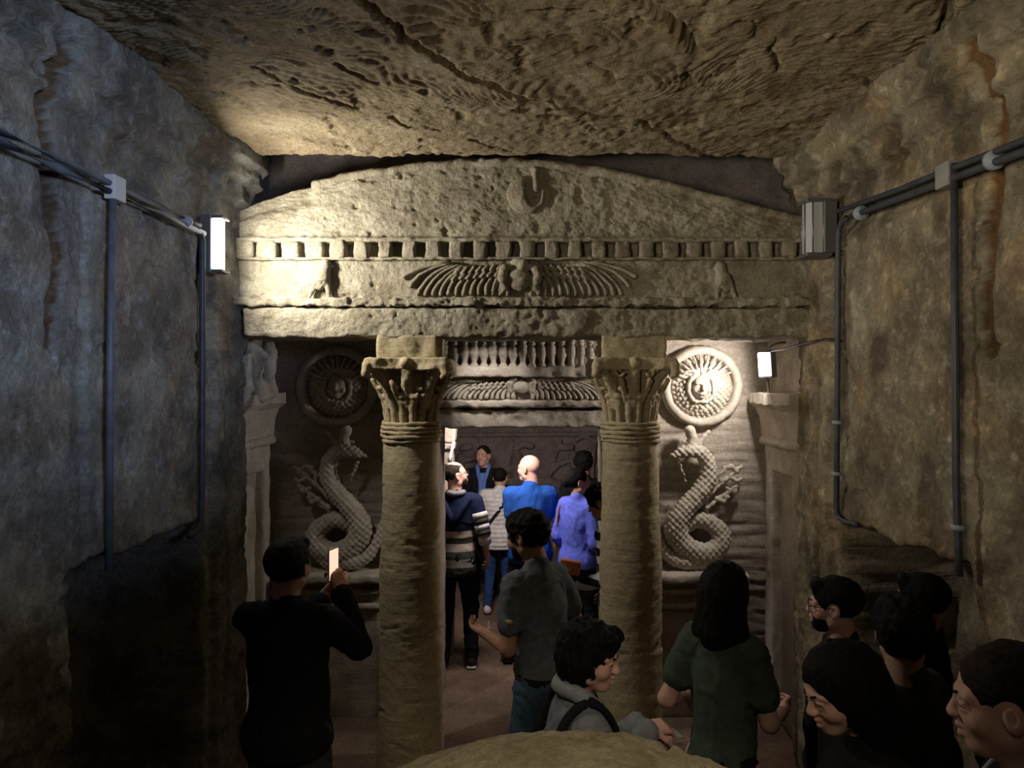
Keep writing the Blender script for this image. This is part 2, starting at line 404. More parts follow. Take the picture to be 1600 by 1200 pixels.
# ---- side walls
def side_wall(sgn, name, X0, seed):
    ys = np.concatenate([np.linspace(-3, 1.5, 26), np.arange(1.52, 4.56, 0.0125)]); zs = np.arange(-0.02, 3.86, 0.0125)
    ny, nz = len(ys), len(zs); Yg, Zg = np.meshgrid(ys, zs, indexing='ij'); y, z = Yg.ravel(), Zg.ravel()
    Q = np.stack([np.full_like(y, X0), y, z], 1); off = np.zeros(len(y))    # positive = into the room
    wob = fbm(Q, 7, 4, seed+1)
    yw, zw = y+wob*0.04, z+fbm(Q, 7, 4, seed+2)*0.04
    off += fbm(Q, 2.2, 5, seed)*0.030+fbm(Q, 16, 4, seed+5)*0.007
    # niche cut below the plastered panel
    top = 1.655-(yw-3.5)*0.03
    ni = ss(2.83, 2.87, yw)*(1-ss(3.97, 4.01, yw))*(1-ss(top-0.01, top+0.015, zw))
    off -= 0.62*ni
    # the plastered panel, its eased lower lip
    pan = ss(2.90, 2.93, yw)*(1-ss(3.90, 3.94, yw))*ss(top, top+0.03, zw)*(1-ss(3.16, 3.2, zw))
    lip = pan*(1-ss(0.0, 0.12, zw-top))
    off += 0.022*pan+0.02*lip
    # sunk joint beside the upright pipes
    off -= 0.04*(1-ss(0.010, 0.035, np.abs(yw-3.97)))*ss(1.5, 1.6, z)*(1-ss(3.15, 3.25, z))
    # pier at the facade with upright mouldings
    off += 0.035*ss(4.09, 4.12, yw)
    off -= 0.035*(1-ss(0.012, 0.03, np.abs(yw-4.25)))*(1-ss(2.45, 2.55, z))
    # cornice along the top
    zc_ = z+fbm(Q, 5, 4, seed+3)*0.018
    off += 0.05*ss(3.44, 3.465, zc_)+0.05*ss(3.56, 3.585, zc_)+0.035*ss(3.66, 3.68, zc_)-0.03*ss(0.1, 0.35, fbm(Q, 6, 4, seed+50))*ss(3.42, 3.45, zc_)
    # broken upright groove and washed out hollows
    gy = 2.72+0.03*np.sin(z*5)
    gr = (1-ss(0.015, 0.05, np.abs(yw-gy)))*ss(2.45, 2.55, zw)*(1-ss(3.62, 3.68, zw))*(0.4+0.6*ss(-0.3, 0.2, fbm(Q, 4, 2, seed+8)))
    off -= 0.06*gr
    # pits
    off -= 0.016*ss(0.33, 0.46, fbm(Q, 11, 3, seed+11))
    off -= 0.012*ss(0.1, 0.3, fbm(Q*np.array([1, 0.7, 1.6]), 6, 4, seed+15))*(1-pan)
    Q[:, 0] = X0-sgn*off
    F = grid(ny, nz)
    if sgn > 0: F = F[:, ::-1]
    o = struct(mk(name, Q, F, M_WALL))
    # colour of the plaster, haze tinted at left: pale wash patches, damp browner rock beyond the panel
    col = np.ones((len(y), 3))
    t1 = ss(0.05, 0.3, fbm(Q, 3.5, 4, seed+30))[:, None]; col = col*(1-t1*0.35)+np.array([1.1, 0.86, 0.62])*t1*0.35
    t2 = ss(0.15, 0.35, fbm(Q, 8, 4, seed+33))[:, None]; col = col*(1-0.45*t2)+col*np.array([1.35, 1.3, 1.2])*0.45*t2
    grp = (gr > 0.35)[:, None]; col = np.where(grp, col*np.array([0.55, 0.38, 0.25]), col)
    t3 = ss(0.02, 0.28, fbm(Q*np.array([1, 1, 0.7]), 4.5, 5, seed+39))[:, None]; col = col*(1-(0.42 if sgn > 0 else 0.25)*t3)
    t4 = ss(0.30, 0.42, fbm(Q, 22, 3, seed+41))[:, None]; col = col*(1+(0.45 if sgn > 0 else 0.15)*t4)
    if sgn > 0:
        rep = ss(3.66, 3.69, yw)*(1-ss(3.80, 3.83, yw))*ss(2.55, 2.6, zw)*(1-ss(2.83, 2.87, zw)); col = col*(1-rep[:, None])+np.array([1.5, 1.6, 1.7])*rep[:, None]
    if sgn < 0: col = col*np.array([0.86, 0.98, 1.25])  # bluish haze over the left wall put into its colour
    wear_haze_attr(o, col)
    return o
side_wall(+1, 'wall_right', 1.74, 100)
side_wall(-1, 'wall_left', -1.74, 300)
# passage wall behind the camera
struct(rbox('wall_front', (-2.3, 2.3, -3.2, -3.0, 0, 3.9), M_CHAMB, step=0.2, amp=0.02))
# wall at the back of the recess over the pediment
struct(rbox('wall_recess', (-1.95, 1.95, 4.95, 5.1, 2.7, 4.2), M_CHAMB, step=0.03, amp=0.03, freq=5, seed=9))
struct(rbox('trim_2', (-1.95, 1.95, 4.3, 5.1, 4.15, 4.25), M_CEIL, step=0.06, amp=0.02))
# ---- vestibule shell
def vwall(name, x0, x1, seed):
    struct(rbox(name, (x0, x1, 4.50, 5.6, -0.02, 3.05), M_INNER, step=0.03, amp=0.02, freq=5, seed=seed))
vwall('wall_vestibule_left', -2.10, -1.86, 21); vwall('wall_vestibule_right', 1.82, 2.05, 22)
struct(rbox('ceiling_vestibule', (-1.95, 1.95, 4.60, 6.0, 2.84, 2.95), M_INNER, step=0.05, amp=0.01))
def serp_wall(name, x0, x1, z0, z1):
    def fn(V):
        b = np.abs(np.sin(V[:, 2]*36+fbm(V*np.array([0.6, 1, 1]), 3, 3, 5)*3.5))
        V = V.copy(); V[:, 1] += (0.010*(1-b)**2+fbm(V*np.array([0.5, 1, 3]), 9, 4, 2)*0.012)*(V[:, 1] < 5.55); return V
    return struct(rbox(name, (x0, x1, 5.44, 5.85, z0, z1), M_INNER, step=0.014, amp=0.012, freq=6, seed=31, fn=fn))
serp_wall('wall_middle_left', -1.95, -0.70, -0.02, 2.9)
serp_wall('wall_middle_right', 0.72, 1.95, -0.02, 2.9)
# ---- burial chamber
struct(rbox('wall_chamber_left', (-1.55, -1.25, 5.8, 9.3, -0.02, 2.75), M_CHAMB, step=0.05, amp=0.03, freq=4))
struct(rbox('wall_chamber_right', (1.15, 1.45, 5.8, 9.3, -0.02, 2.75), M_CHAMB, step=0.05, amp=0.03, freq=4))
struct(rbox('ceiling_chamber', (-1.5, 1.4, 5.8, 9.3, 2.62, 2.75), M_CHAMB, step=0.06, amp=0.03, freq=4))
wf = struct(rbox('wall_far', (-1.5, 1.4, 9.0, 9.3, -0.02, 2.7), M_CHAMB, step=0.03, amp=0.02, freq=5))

# ================================================================ carved front of the vestibule
D0 = 4.40
FX0, FX1 = PX(366, 0, D0)[0], PX(1268, 0, D0)[0]
fac = thing('carved_entablature', 'wide carved limestone front with curved pediment, tooth band and winged disc', 'entablature', (0, 4.6, 2.66))
cr = np.array([(355, 333), (395, 312), (440, 298), (490, 283), (560, 267), (650, 255), (740, 249), (815, 248), (880, 254), (960, 267), (1050, 287), (1130, 308), (1200, 327), (1285, 347)], float)
crX = (cr[:, 0]-VX)/FPX*D0; crZ = EYE-(cr[:, 1]-VY)/FPX*D0
def ped_fn(V):
    top = np.interp(V[:, 0], crX, crZ)+fbm(V, 14, 4, 6)*0.012
    t = (V[:, 2]-3.255)/(3.75-3.255); V = V.copy(); V[:, 2] = 3.255+t*(top-3.255)
    fr = V[:, 1] < 4.5
    V[:, 1] += np.where(fr, fbm(V*np.array([0.7,1,1.5]), 24, 4, 3)*0.008+fbm(V*np.array([1,1,1.6]), 55, 3, 31)*0.007+0.012*ss(0.34, 0.5, fbm(V, 11, 3, 55))+0.012*fbm(V*np.array([1, 1, 2]), 9, 3, 8), 0)
    # broken left shoulder
    sh = (1-ss(-1.27, -1.22, V[:, 0]+fbm(V, 8, 2, 4)*0.05))*ss(0.55, 0.75, t)
    V[:, 1] += np.where(fr, 0.03*sh, 0); return V
rbox('pediment', (FX0-0.02, FX1+0.05, 4.44, 4.80, 3.25, 3.75), M_FACADE, fac, step=0.0085, amp=0.006, freq=20, fn=ped_fn)
# crest moulding
ti = np.linspace(485, 1275, 170); cx = (ti-VX)/FPX*D0; cz = np.interp(cx, crX, crZ)
V, F = tube_vf(np.stack([cx, np.full_like(cx, 4.435), cz-0.012], 1), 0.026, 10, up=(0, 0, 1)); V = rough(V, 0.016, 22, 9, 3); mk('crest_moulding', V, F, M_FACADE, fac)
# tooth band
rbox('tooth_band', (FX0, FX1+0.04, 4.475, 4.8, 3.115, 3.265), M_FACADE, fac, step=0.02, amp=0.008, freq=16, seed=2)
rbox('upper_fillet', (FX0, FX1+0.04, 4.395, 4.5, 3.232, 3.258), M_FACADE, fac, step=0.012, amp=0.012, freq=24, seed=5, rnd=0.006)
rbox('lower_fillet', (FX0, FX1+0.04, 4.40, 4.5, 3.125, 3.142), M_FACADE, fac, step=0.012, amp=0.010, freq=24, seed=7, rnd=0.006)
random.seed(4)
px = 378.0; k = 0
while px < 1262:
    X = (px-VX)/FPX*D0; wd = random.uniform(0.039, 0.046)+float(np.interp(px, [378, 560], [0.020, 0]))
    rbox('tooth', (X-wd, X+wd, 4.392+random.uniform(0, 0.012), 4.49, 3.136, 3.240), M_FACADE, fac, step=0.022, amp=0.016, freq=22, seed=50+k, rnd=0.008)
    px += 37.2; k += 1
# frieze and ledges
def fr_fn(V):
    V = V.copy(); fr = V[:, 1] < 4.6; V[:, 1] += np.where(fr, fbm(V*np.array([0.7,1,1.5]), 28, 4, 13)*0.007+fbm(V, 60, 2, 33)*0.005+0.014*ss(0.33, 0.5, fbm(V, 9, 3, 65)), 0); return V
rbox('frieze', (FX0, FX1+0.04, 4.43, 4.8, 2.86, 3.13), M_FACADE, fac, step=0.0085, amp=0.006, freq=18, seed=12, fn=fr_fn)
rbox('ledge', (FX0, FX1+0.04, 4.365, 4.6, 2.845, 2.895), M_FACADE, fac, step=0.009, amp=0.022, freq=20, seed=14, fn=fr_fn)
rbox('architrave', (FX0+0.05, FX1+0.02, 4.38, 4.80, 2.66, 2.835), M_FACADE, fac, step=0.009, amp=0.022, freq=9, seed=18, rnd=0.02, fn=fr_fn)
# sun disc with hanging cobra scar on the pediment
S = Sdf(); c = PX(822, 305, 4.44)
S.ell(c, (0.118, 0.034, 0.118)).ell(c+np.array([0.045, -0.02, 0.03]), (0.052, 0.05, 0.10), 0.01, '-')
S.cap(c+np.array([0.05, 0, 0.15]), c+np.array([0.062, 0, 0.03]), 0.030, 0.022, 0.01).ell(c+np.array([0.02, -0.03, 0.10]), (0.03, 0.04, 0.08), 0.01, '-')
sculpt('sun_disc', S, 0.009, M_FACADE, fac, amp=0.008, freq=30)
# falcons
def falcon(px_, py_, face):
    S = Sdf(); c = PX(px_, py_, 4.42); f = face
    q = lambda x, z, y=0: c+np.array([x*f*1.12, y*1.1-0.018, z*1.08])
    S.cap(q(0.0, 0.085), q(0.0, 0.08), 0.031, 0.031, 0.006).cap(q(0.015, 0.082), q(0.040, 0.068), 0.012, 0.006, 0.006)
    S.cap(q(-0.002, 0.06), q(-0.012, 0.0), 0.030, 0.040, 0.02).cap(q(-0.012, 0.0), q(-0.03, -0.04), 0.038, 0.024, 0.02)
    S.cap(q(-0.03, 0.02, -0.01), q(-0.09, -0.105, -0.0), 0.026, 0.010, 0.01)
    S.cap(q(0.012, -0.03), q(0.018, -0.115), 0.018, 0.011, 0.01).cap(q(0.016, -0.12), q(0.046, -0.122), 0.011, 0.008, 0.006)
    for j in range(4): S.cap(q(-0.02+0.006*j, 0.01-0.012*j, -0.03), q(-0.082+0.008*j, -0.095-0.004*j, -0.012), 0.004, 0.003, 0, '-')
    o = sculpt('falcon', S, 0.006, M_FACADE, fac, amp=0.003, freq=40, seed=int(px_))
    tag(o, 'carved falcon at the %s of the frieze' % ('left' if face > 0 else 'right'))
falcon(510, 437, 1); falcon(1124, 440, -1)
# winged disc: every feather a piece
def wing(par, cx, top, bot, half, d, n, r, mat, name='feather', seed=0):
    rnd_ = random.Random(seed); H = bot-top
    for sg in (-1, 1):
        for k in range(n):
            u = k/(n-1.0)          # 0 next to the disc, 1 at the wing tip
            ex = cx+sg*(0.10+0.90*u**1.02)*half*0.96; ey = bot-(H*0.5*max(0, u-0.86)/0.14 if u > 0.86 else 0)
            sx = cx+sg*(0.05+0.52*u)*half; sy = top+H*(0.26-0.22*u)
            mx = sx+sg*(abs(ex-sx))*0.75; my = sy+H*(0.08+0.22*(1-u))
            pts = [PX(*p, d) for p in bez((sx, sy), (mx, my), (ex+sg*2, ey-H*0.35*(1-u)), (ex, ey), n=9)]
            rr = r*(0.55+0.75*np.linspace(0, 1, 9)**0.8); rr[-1] *= 0.75
            pts = np.array(pts); pts[:, 1] += rnd_.uniform(-0.004, 0.004); pts[:, 2] += fbm(pts, 30, 2, k)*0.004
            V, F = tube_vf(pts, rr, 6, flat=1.5); V = rough(V, 0.007, 28, k, 2)
            mk(name, V, F, mat, par)
        for row in range(2):      # short covert feathers by the disc
            for k in range(7):
                sx = cx+sg*(26+k*11+row*4)*half/190.0; sy = top+H*(0.10+0.18*row+0.02*k)
                pts = np.array([PX(*p, d) for p in bez((sx, sy), (sx+sg*6*half/190, sy+H*0.06), (sx+sg*9*half/190, sy+H*0.18), n=4)]); pts[:, 1] -= 0.012
                V, F = tube_vf(pts, r*0.95, 6, flat=1.1); V = rough(V, 0.006, 30, k+9, 2); mk('covert_feather', V, F, mat, par)
wing(fac, 812, 408, 462, 190, 4.425, 15, 0.0145, M_FACADE, seed=1)
S = Sdf(); c = PX(812, 436, 4.41)
S.ell(c, (0.072, 0.045, 0.072))
for sg in (-1, 1):
    S.chain([c+np.array(v) for v in [(sg*0.055, 0, 0.075), (sg*0.095, -0.01, 0.06), (sg*0.105, -0.015, 0.0), (sg*0.085, 0, -0.05), (sg*0.12, 0.01, -0.085)]], [0.018, 0.024, 0.028, 0.02, 0.014], 0.01)
S.cap(c+np.array([0.02, -0.02, 0.085]), c+np.array([-0.03, 0, 0.1]), 0.03, 0.025, 0.01)
sculpt('winged_sun', S, 0.008, M_FACADE, fac, amp=0.010, freq=28)

# ================================================================ the two columns
def capital_sdf(cx, cy, z0):
    S = Sdf(); o = np.array([cx, cy, z0]); q = lambda r, a, z: o+np.array([r*math.cos(a), r*math.sin(a), z])
    S.cap(o+np.array([0, 0, 0.0]), o+np.array([0, 0, 0.32]), 0.135, 0.165, 0)
    S.box(o+np.array([0, 0, -0.05]), (0.3, 0.3, 0.055), 0, 0, '-')
    for i in range(16):       # ring of buds on stems
        a = math.pi/8*(i+0.5); S.cap(q(0.145, a, 0.0), q(0.158, a, 0.13), 0.020, 0.024, 0.006).ell(q(0.168, a, 0.158), (0.028, 0.028, 0.022), 0.004)
    for i in range(8):
        a = math.pi/4*i; S.cap(q(0.150, a, 0.1), q(0.19, a, 0.30), 0.022, 0.036, 0.01)
        S.cap(q(0.165, a+0.16, 0.12), q(0.2, a+0.10, 0.3), 0.010, 0.010, 0.004).cap(q(0.165, a-0.16, 0.12), q(0.2, a-0.10, 0.3), 0.010, 0.010, 0.004)
        S.ell(q(0.185, a+math.pi/8, 0.205), (0.030, 0.030, 0.018), 0.006)
    for i in range(4):        # corner leaves that roll outward under the slab
        a = math.pi/4+math.pi/2*i
        S.chain([q(0.15, a, 0.16), q(0.20, a, 0.25), q(0.265, a, 0.325), q(0.318, a, 0.335), q(0.330, a, 0.295), q(0.305, a, 0.275)], [0.026, 0.030, 0.034, 0.028, 0.022, 0.016], 0.010)
        for sg in (-1, 1):    # volutes on both faces of the corner
            b = a+sg*0.42; cc = q(0.235, b, 0.305); t = np.array([-math.sin(b), math.cos(b), 0]); pts = []
            for s_ in range(15):
                th = s_*0.62; R = 0.046*(1-s_/17.0); pts.append(cc+t*R*math.cos(th)+np.array([0, 0, R*math.sin(th)])+np.array([math.cos(b), math.sin(b), 0])*0.012)
            S.chain(pts, 0.0085, 0.002)
            S.cap(cc-np.array([0, 0, 0.05]), q(0.168, b+sg*0.05, 0.13), 0.016, 0.014, 0.006)
    A = Sdf()
    S.box(o+np.array([0, 0, 0.352]), (0.245, 0.245, 0.036), 0.012, 0.008)
    for i in range(4):
        a = math.pi/2*i; e = (0.145, 0.235, 0.10) if i % 2 == 0 else (0.235, 0.145, 0.10)
        S.ell(q(0.345, a, 0.36), e, 0.008, '-'); S.ell(q(0.205, a, 0.355), (0.036, 0.036, 0.036), 0.01)
        a += math.pi/4; S.cap(q(0.325, a, 0.345), q(0.335, a, 0.30), 0.026, 0.020, 0.012)
    return S
def column(X, label, seed, worn):
    Y = 4.56; th = thing('column', label, 'column', (X, Y, 0))
    zs = np.linspace(0, 2.03, 150); prof = []
    for z in zs:
        r = np.interp(z, [0, 0.12, 0.5, 1.2, 1.75, 2.03], [0.207, 0.205, 0.200, 0.192, 0.176, 0.168])
        prof.append((r, z))
    V, F = lathe_vf(prof, 96, (X, Y))
    rad = V-np.array([X, Y, 0]); rad[:, 2] = 0; rad /= np.linalg.norm(rad, axis=1, keepdims=True)
    q = V*np.array([0.8, 0.8, 1.0]); band = fbm(V*np.array([1.2, 1.2, 14])+np.array([0, 0, 1])*fbm(V, 2, 2, 3)[:, None]*2.0, 1.6, 4, seed)
    dsp = fbm(V, 5, 4, seed+2)*0.010+band*0.005-0.011*ss(0.30, 0.42, band)+fbm(V, 30, 3, seed+3)*0.003
    edge = 0.006*np.abs(fbm(V*np.array([1, 1, 4]), 18, 3, seed+9))
    V = V+rad*(dsp-edge)[:, None]; mk('shaft', V, F, M_COL, th)
    rbox('base', (X-0.23, X+0.23, Y-0.23, Y+0.23, -0.03, 0.025), M_BROWN, th, step=0.03, amp=0.015, rnd=0.03)
    for i, (z, r) in enumerate([(2.035, 0.182), (2.062, 0.186), (2.088, 0.187), (2.114, 0.185), (2.138, 0.180)]):
        a = np.linspace(0, 2*math.pi, 73)[:-1]
        pr = [(0.12, z-0.014), (r-0.006, z-0.012), (r, z-0.005), (r, z+0.005), (r-0.006, z+0.012), (0.12, z+0.014)]
        V, F = lathe_vf(pr, 72, (X, Y)); V = rough(V, 0.012, 14, seed+i, 3); mk('neck_ring', V, F, M_COL, th)
    S = capital_sdf(X, Y, 2.15)
    if worn:      # the left capital has lost the front of its slab and leaves
        S.ell((X-0.02, Y-0.30, 2.43), (0.16, 0.10, 0.07), 0.02, '-').ell((X+0.07, Y-0.24, 2.37), (0.09, 0.07, 0.09), 0.02, '-')
    sculpt('capital', S, 0.0068, M_COL, th, amp=0.006, freq=30, seed=seed)
    rbox('abacus', (X-0.185, X+0.19, Y-0.175, Y+0.18, 2.52, 2.68), M_COL, th, step=0.015, amp=0.02, freq=10, seed=seed, rnd=0.015)
    return th
column(-0.684, 'left stone column with worn capital, lit olive shaft seen in full height', 5, True)
column(0.672, 'right stone column with crisp scrolled capital beside the lit round shield', 15, False)

# ================================================================ inner doorway
D1 = 5.30
inn = thing('inner_doorway', 'carved stone doorway beyond the columns with row of cobras and winged disc over it', 'doorway', (0.0, D1+0.1, 0))
L0, L1 = -0.78, 0.80
zz = lambda y, d=D1: EYE-(y-VY)/FPX*d
rbox('backing_slab', (L0+0.02, L1-0.02, D1+0.10, 5.8, 2.50, 2.86), M_INNER, inn, step=0.03, amp=0.01)
rbox('cobra_base', (L0-0.02, L1+0.02, D1-0.07, 5.8, zz(589), zz(573)), M_CARVE, inn, step=0.014, amp=0.016, freq=18)
rbox('disc_panel', (L0, L1, D1+0.02, 5.8, zz(626), zz(587)), M_INNER, inn, step=0.014, amp=0.012, freq=14)
rbox('roll_moulding', (L0-0.02, L1+0.02, D1-0.05, 5.8, zz(637), zz(625)), M_CARVE, inn, step=0.012, amp=0.014, freq=18, rnd=0.02)
rbox('lintel', (L0, L1, D1-0.01, 5.8, zz(668), zz(640)), M_CARVE, inn, step=0.0125, amp=0.02, freq=10, fn=fr_fn)
rbox('jamb', (L0, L0+0.18, D1, 5.8, 0, zz(667)), M_INNER, inn, step=0.025, amp=0.012)
rbox('jamb', (0.60, L1, D1, 5.8, 0, zz(667)), M_INNER, inn, step=0.025, amp=0.012)
# one cobra, then its repeats
def cobra_mesh():
    S = Sdf(); S.chain([(0, 0, 0), (0, 0, 0.045), (0, -0.004, 0.10), (0, -0.004, 0.138), (0, -0.004, 0.158)], [0.014, 0.016, 0.032, 0.027, 0.012], 0.006)
    S.ell((0, 0.0, 0.178), (0.024, 0.02, 0.018), 0.005).ell((0, 0.0, 0.21), (0.028, 0.018, 0.022), 0.006)
    S.cap((-0.004, 0, 0.0), (0.004, 0, 0.0), 0.026, 0.026, 0.01)
    return S.mesh(0.007)
cv, cf = cobra_mesh(); cob = None
zc = zz(573)+0.0
for k in range(19):
    X = (681+k*15.1-VX)/FPX*(D1-0.01)
    if cob is None:
        o = cob = mk('cobra', cv, cf, M_CARVE, inn, local=True)
    else:
        o = cob.copy(); C.objects.link(o); o.parent = inn
    o.location = Vector((X, D1-0.02, zc))-inn.location; o.scale = (1.22, 1.3, 0.94+0.05*math.sin(k*2.3)); o.rotation_euler = (0, 0.03*math.sin(k*5), 0.2*math.sin(k*3))
wing(inn, 817, 593, 624, 150, D1+0.0, 16, 0.0135, M_CARVE, seed=3)
S = Sdf(); c = PX(815, 604, D1-0.01); S.ell(c, (0.062, 0.035, 0.05))
for sg in (-1, 1): S.chain([c+np.array(v) for v in [(sg*0.05, 0, 0.05), (sg*0.085, -0.01, 0.03), (sg*0.075, 0, -0.03), (sg*0.10, 0.01, -0.06)]], [0.016, 0.024, 0.02, 0.014], 0.008)
sculpt('winged_sun', S, 0.008, M_CARVE, inn, amp=0.006, freq=30)

# ================================================================ shields, serpents and their stands
def medallion(X, mir, label):
    Y = 5.43; Z = EYE-(604-VY)/FPX*5.4; th = thing('round_shield', label, 'relief', (X, Y, Z-0.3))
    R = 0.30; prof = [(0.0, 0.0), (R*0.97, 0.0), (R, 0.03), (R*0.98, 0.06), (R*0.90, 0.075), (R*0.82, 0.072), (R*0.78, 0.05), (R*0.77, 0.0)]
    V, F = lathe_vf(prof, 96); V = np.stack([V[:, 0]+X, Y+0.02-V[:, 2], V[:, 1]+Z], 1); V = rough(V, 0.012, 16, 4, 3); mk('rim', V, F, M_CARVE, th)
    S = Sdf(); c = np.array([X-0.012*mir, Y+0.045, Z]); S.ell(c, (0.235, 0.105, 0.235))
    q = lambda x, z, y=-0.085: c+np.array([x*1.3, y*1.08-0.004, z*1.25])
    # aegis of scales round the head
    for ring in range(6):
        rr = 0.100+ring*0.024; n = int(2*math.pi*rr/0.036)
        for j in range(n):
            a = j*2*math.pi/n+(ring % 2)*math.pi/n
            if 0.35 < a < math.pi-0.35 and ring > 1 : continue
            x, z = rr*math.cos(a), rr*math.sin(a)-0.005; yy = -0.105*math.sqrt(max(0, 1-(rr/0.235)**2))
            S.ell(c+np.array([x, yy-0.002, z]), (0.015, 0.012, 0.016), 0.002)
    for j in range(11):       # rays and snakes rising from the head
        a = math.pi*(0.12+0.076*j); w_ = 0.012*math.sin(j*3)
        S.chain([q(0.07*math.cos(a), 0.02+0.07*math.sin(a)), q(0.13*math.cos(a+w_*3), 0.02+0.12*math.sin(a), -0.08), q(0.19*math.cos(a), 0.02+0.175*math.sin(a), -0.06)], [0.013, 0.010, 0.006], 0.004)
    S.ell(q(0, 0.0, -0.095), (0.066, 0.046, 0.082), 0.01)      # face
    S.ell(q(0, -0.055, -0.10), (0.026, 0.028, 0.022), 0.01)
    S.cap(q(-0.034, 0.022, -0.130), q(0.034, 0.022, -0.130), 0.010, 0.010, 0.006)
    S.cap(q(0, 0.02, -0.133), q(0, -0.016, -0.146), 0.008, 0.012, 0.004)
    for sg in (-1, 1):
        S.ell(q(sg*0.021, 0.006, -0.138), (0.013, 0.012, 0.008), 0.003, '-').ell(q(sg*0.036, -0.02, -0.115), (0.018, 0.018, 0.02), 0.008)
        S.chain([q(sg*0.03, 0.06), q(sg*0.062, 0.045, -0.1), q(sg*0.074, 0.0, -0.1), q(sg*0.07, -0.045, -0.095), q(sg*0.045, -0.08, -0.1)], [0.016, 0.018, 0.017, 0.015, 0.012], 0.004)
        S.chain([q(sg*0.02, 0.07), q(sg*0.05, 0.095, -0.1), q(sg*0.09, 0.085, -0.09), q(sg*0.10, 0.06, -0.09)], [0.012, 0.012, 0.010, 0.006], 0.003)
    S.cap(q(-0.016, -0.035, -0.136), q(0.016, -0.035, -0.136), 0.006, 0.006, 0.002, '-').cap(q(-0.013, -0.044, -0.132), q(0.013, -0.044, -0.132), 0.006, 0.006, 0.003)
    S.cap(q(-0.03, -0.088, -0.1), q(0.03, -0.088, -0.1), 0.011, 0.011, 0.003)
    sculpt('gorgon_boss', S, 0.0062, M_CARVE, th, amp=0.009, freq=34)
    return th
medallion(PX(1097, 0, 5.4)[0], 1, 'round shield with gorgon head carved on right wall, brightly lit by floodlight')
medallion(PX(526, 0, 5.4)[0], -1, 'round shield with gorgon head carved on left wall, mostly in shadow')
def serpent(mir, dx, label, lbl2):
    d = 5.36; th = thing('serpent', label, 'relief', (1.3*mir+dx, 5.40, 1.03))
    def q(x, y, dy=0.0):
        p = PX(x, y, d); return np.array([p[0]*mir+dx, d+dy, p[2]])
    body = [(1058, 707, -.06, .030), (1074, 703, -.055, .040), (1092, 706, -.04, .042), (1104, 722, -.02, .048), (1105, 744, -.02, .052), (1094, 766, -.025, .056), (1076, 786, -.03, .060), (1060, 806, -.035, .066), (1054, 828, -.04, .070),
            (1066, 850, -.04, .070), (1090, 862, -.05, .066), (1116, 856, -.04, .062), (1126, 836, -.02, .058), (1112, 818, -.01, .052), (1088, 812, .0, .048), (1072, 822, .01, .044)]
    pts = spline([[*q(a, b, c), r*1.14] for a, b, c, r in body], 5); S = Sdf(); S.chain(pts[:, :3], pts[:, 3], 0.008)
    pts = spline([[*q(a, b, c), r] for a, b, c, r in [(1098, 866, -.02, .045), (1070, 876, -.07, .046), (1046, 868, -.06, .042), (1030, 846, -.03, .034), (1022, 820, -.02, .022), (1018, 800, -.01, .012)]], 5); S.chain(pts[:, :3], pts[:, 3], 0.008)
    pts = spline([[*q(a, b, c), r] for a, b, c, r in [(1120, 862, -.03, .045), (1098, 876, -.06, .05), (1070, 878, -.04, .045)]], 4); S.chain(pts[:, :3], pts[:, 3], 0.008)
    S.cap(q(1056, 709, -.07), q(1046, 711, -.07), .026, .018, .01).cap(q(1044, 716, -.075), q(1056, 714, -.07), .007, .008, .002, '-')
    S.ell(q(1060, 702, -.095), (.010, .008, .008), .003).chain([q(1058, 722, -.06), q(1066, 740, -.05), q(1070, 752, -.03)], [.012, .008, .006], .004)
    ax = np.array([mir, 0, 0])
    def scales(V, N):
        u = (V[:, 0]*mir+V[:, 2])*100; v = (V[:, 0]*mir-V[:, 2])*100
        s = np.abs(np.sin(u/1.5))*np.abs(np.sin(v/1.5)); return V+N*(0.012*(np.sqrt(s)-0.55)+fbm(V, 30, 3, 4)*0.007)[:, None]
    sculpt('scaly_body', S, 0.0075, M_CARVE, th, fn=scales)
    S = Sdf(); S.chain([q(1078, 696, -.04), q(1080, 684, -.04), q(1076, 672, -.04)], [.040, .034, .040], .01).chain([q(1090, 694, -.04), q(1098, 682, -.03), q(1106, 674, -.03)], [.022, .020, .014], .008)
    S.cap(q(1066, 690, -.04), q(1092, 688, -.04), .014, .014, .004)
    sculpt('double_crown', S, 0.008, M_CARVE, th, amp=0.006, freq=40)
    S = Sdf()     # pierced staff of leaves behind the coils
    for a in [[(1092, 790), (1112, 768), (1140, 742), (1158, 728)], [(1104, 792), (1126, 776), (1150, 758)], [(1112, 768), (1108, 752), (1118, 742)], [(1126, 756), (1124, 740), (1134, 730)], [(1140, 744), (1150, 752), (1156, 748)],
              [(1118, 778), (1130, 784), (1136, 776)], [(1098, 784), (1100, 770)], [(1134, 762), (1146, 768), (1150, 760)], [(1130, 730), (1142, 728), (1152, 738)]]:
        S.chain([q(x, y, -.02+0.005*math.sin(x)) for x, y in a], .015, 0.006)
    sculpt('leafy_staff', S, 0.008, M_CARVE, th, amp=0.012, freq=34)
    # the stand
    st = thing('shrine_stand', lbl2, 'pedestal', (1.25*mir+dx, 5.3, 0))
    xs_ = sorted([0.84*mir+dx, (1.56)*mir+dx]); x0, x1 = xs_; x0 += 0.07*(mir > 0); x1 -= 0.07*(mir < 0)
    rbox('cavetto_lip', (x0-0.05, x1+0.05, 5.15, 5.46, 0.975, 1.035), M_CARVE, st, step=0.02, amp=0.016, freq=14)
    rbox('block', (x0+0.05, x1-0.05, 5.25, 5.46, -0.02, 0.98), M_INNER, st, step=0.03, amp=0.014)
    for z in (0.90, 0.80): rbox('band', (x0, x1, 5.20, 5.46, z-0.022, z+0.02), M_INNER, st, step=0.02, amp=0.012, freq=14)
    return th
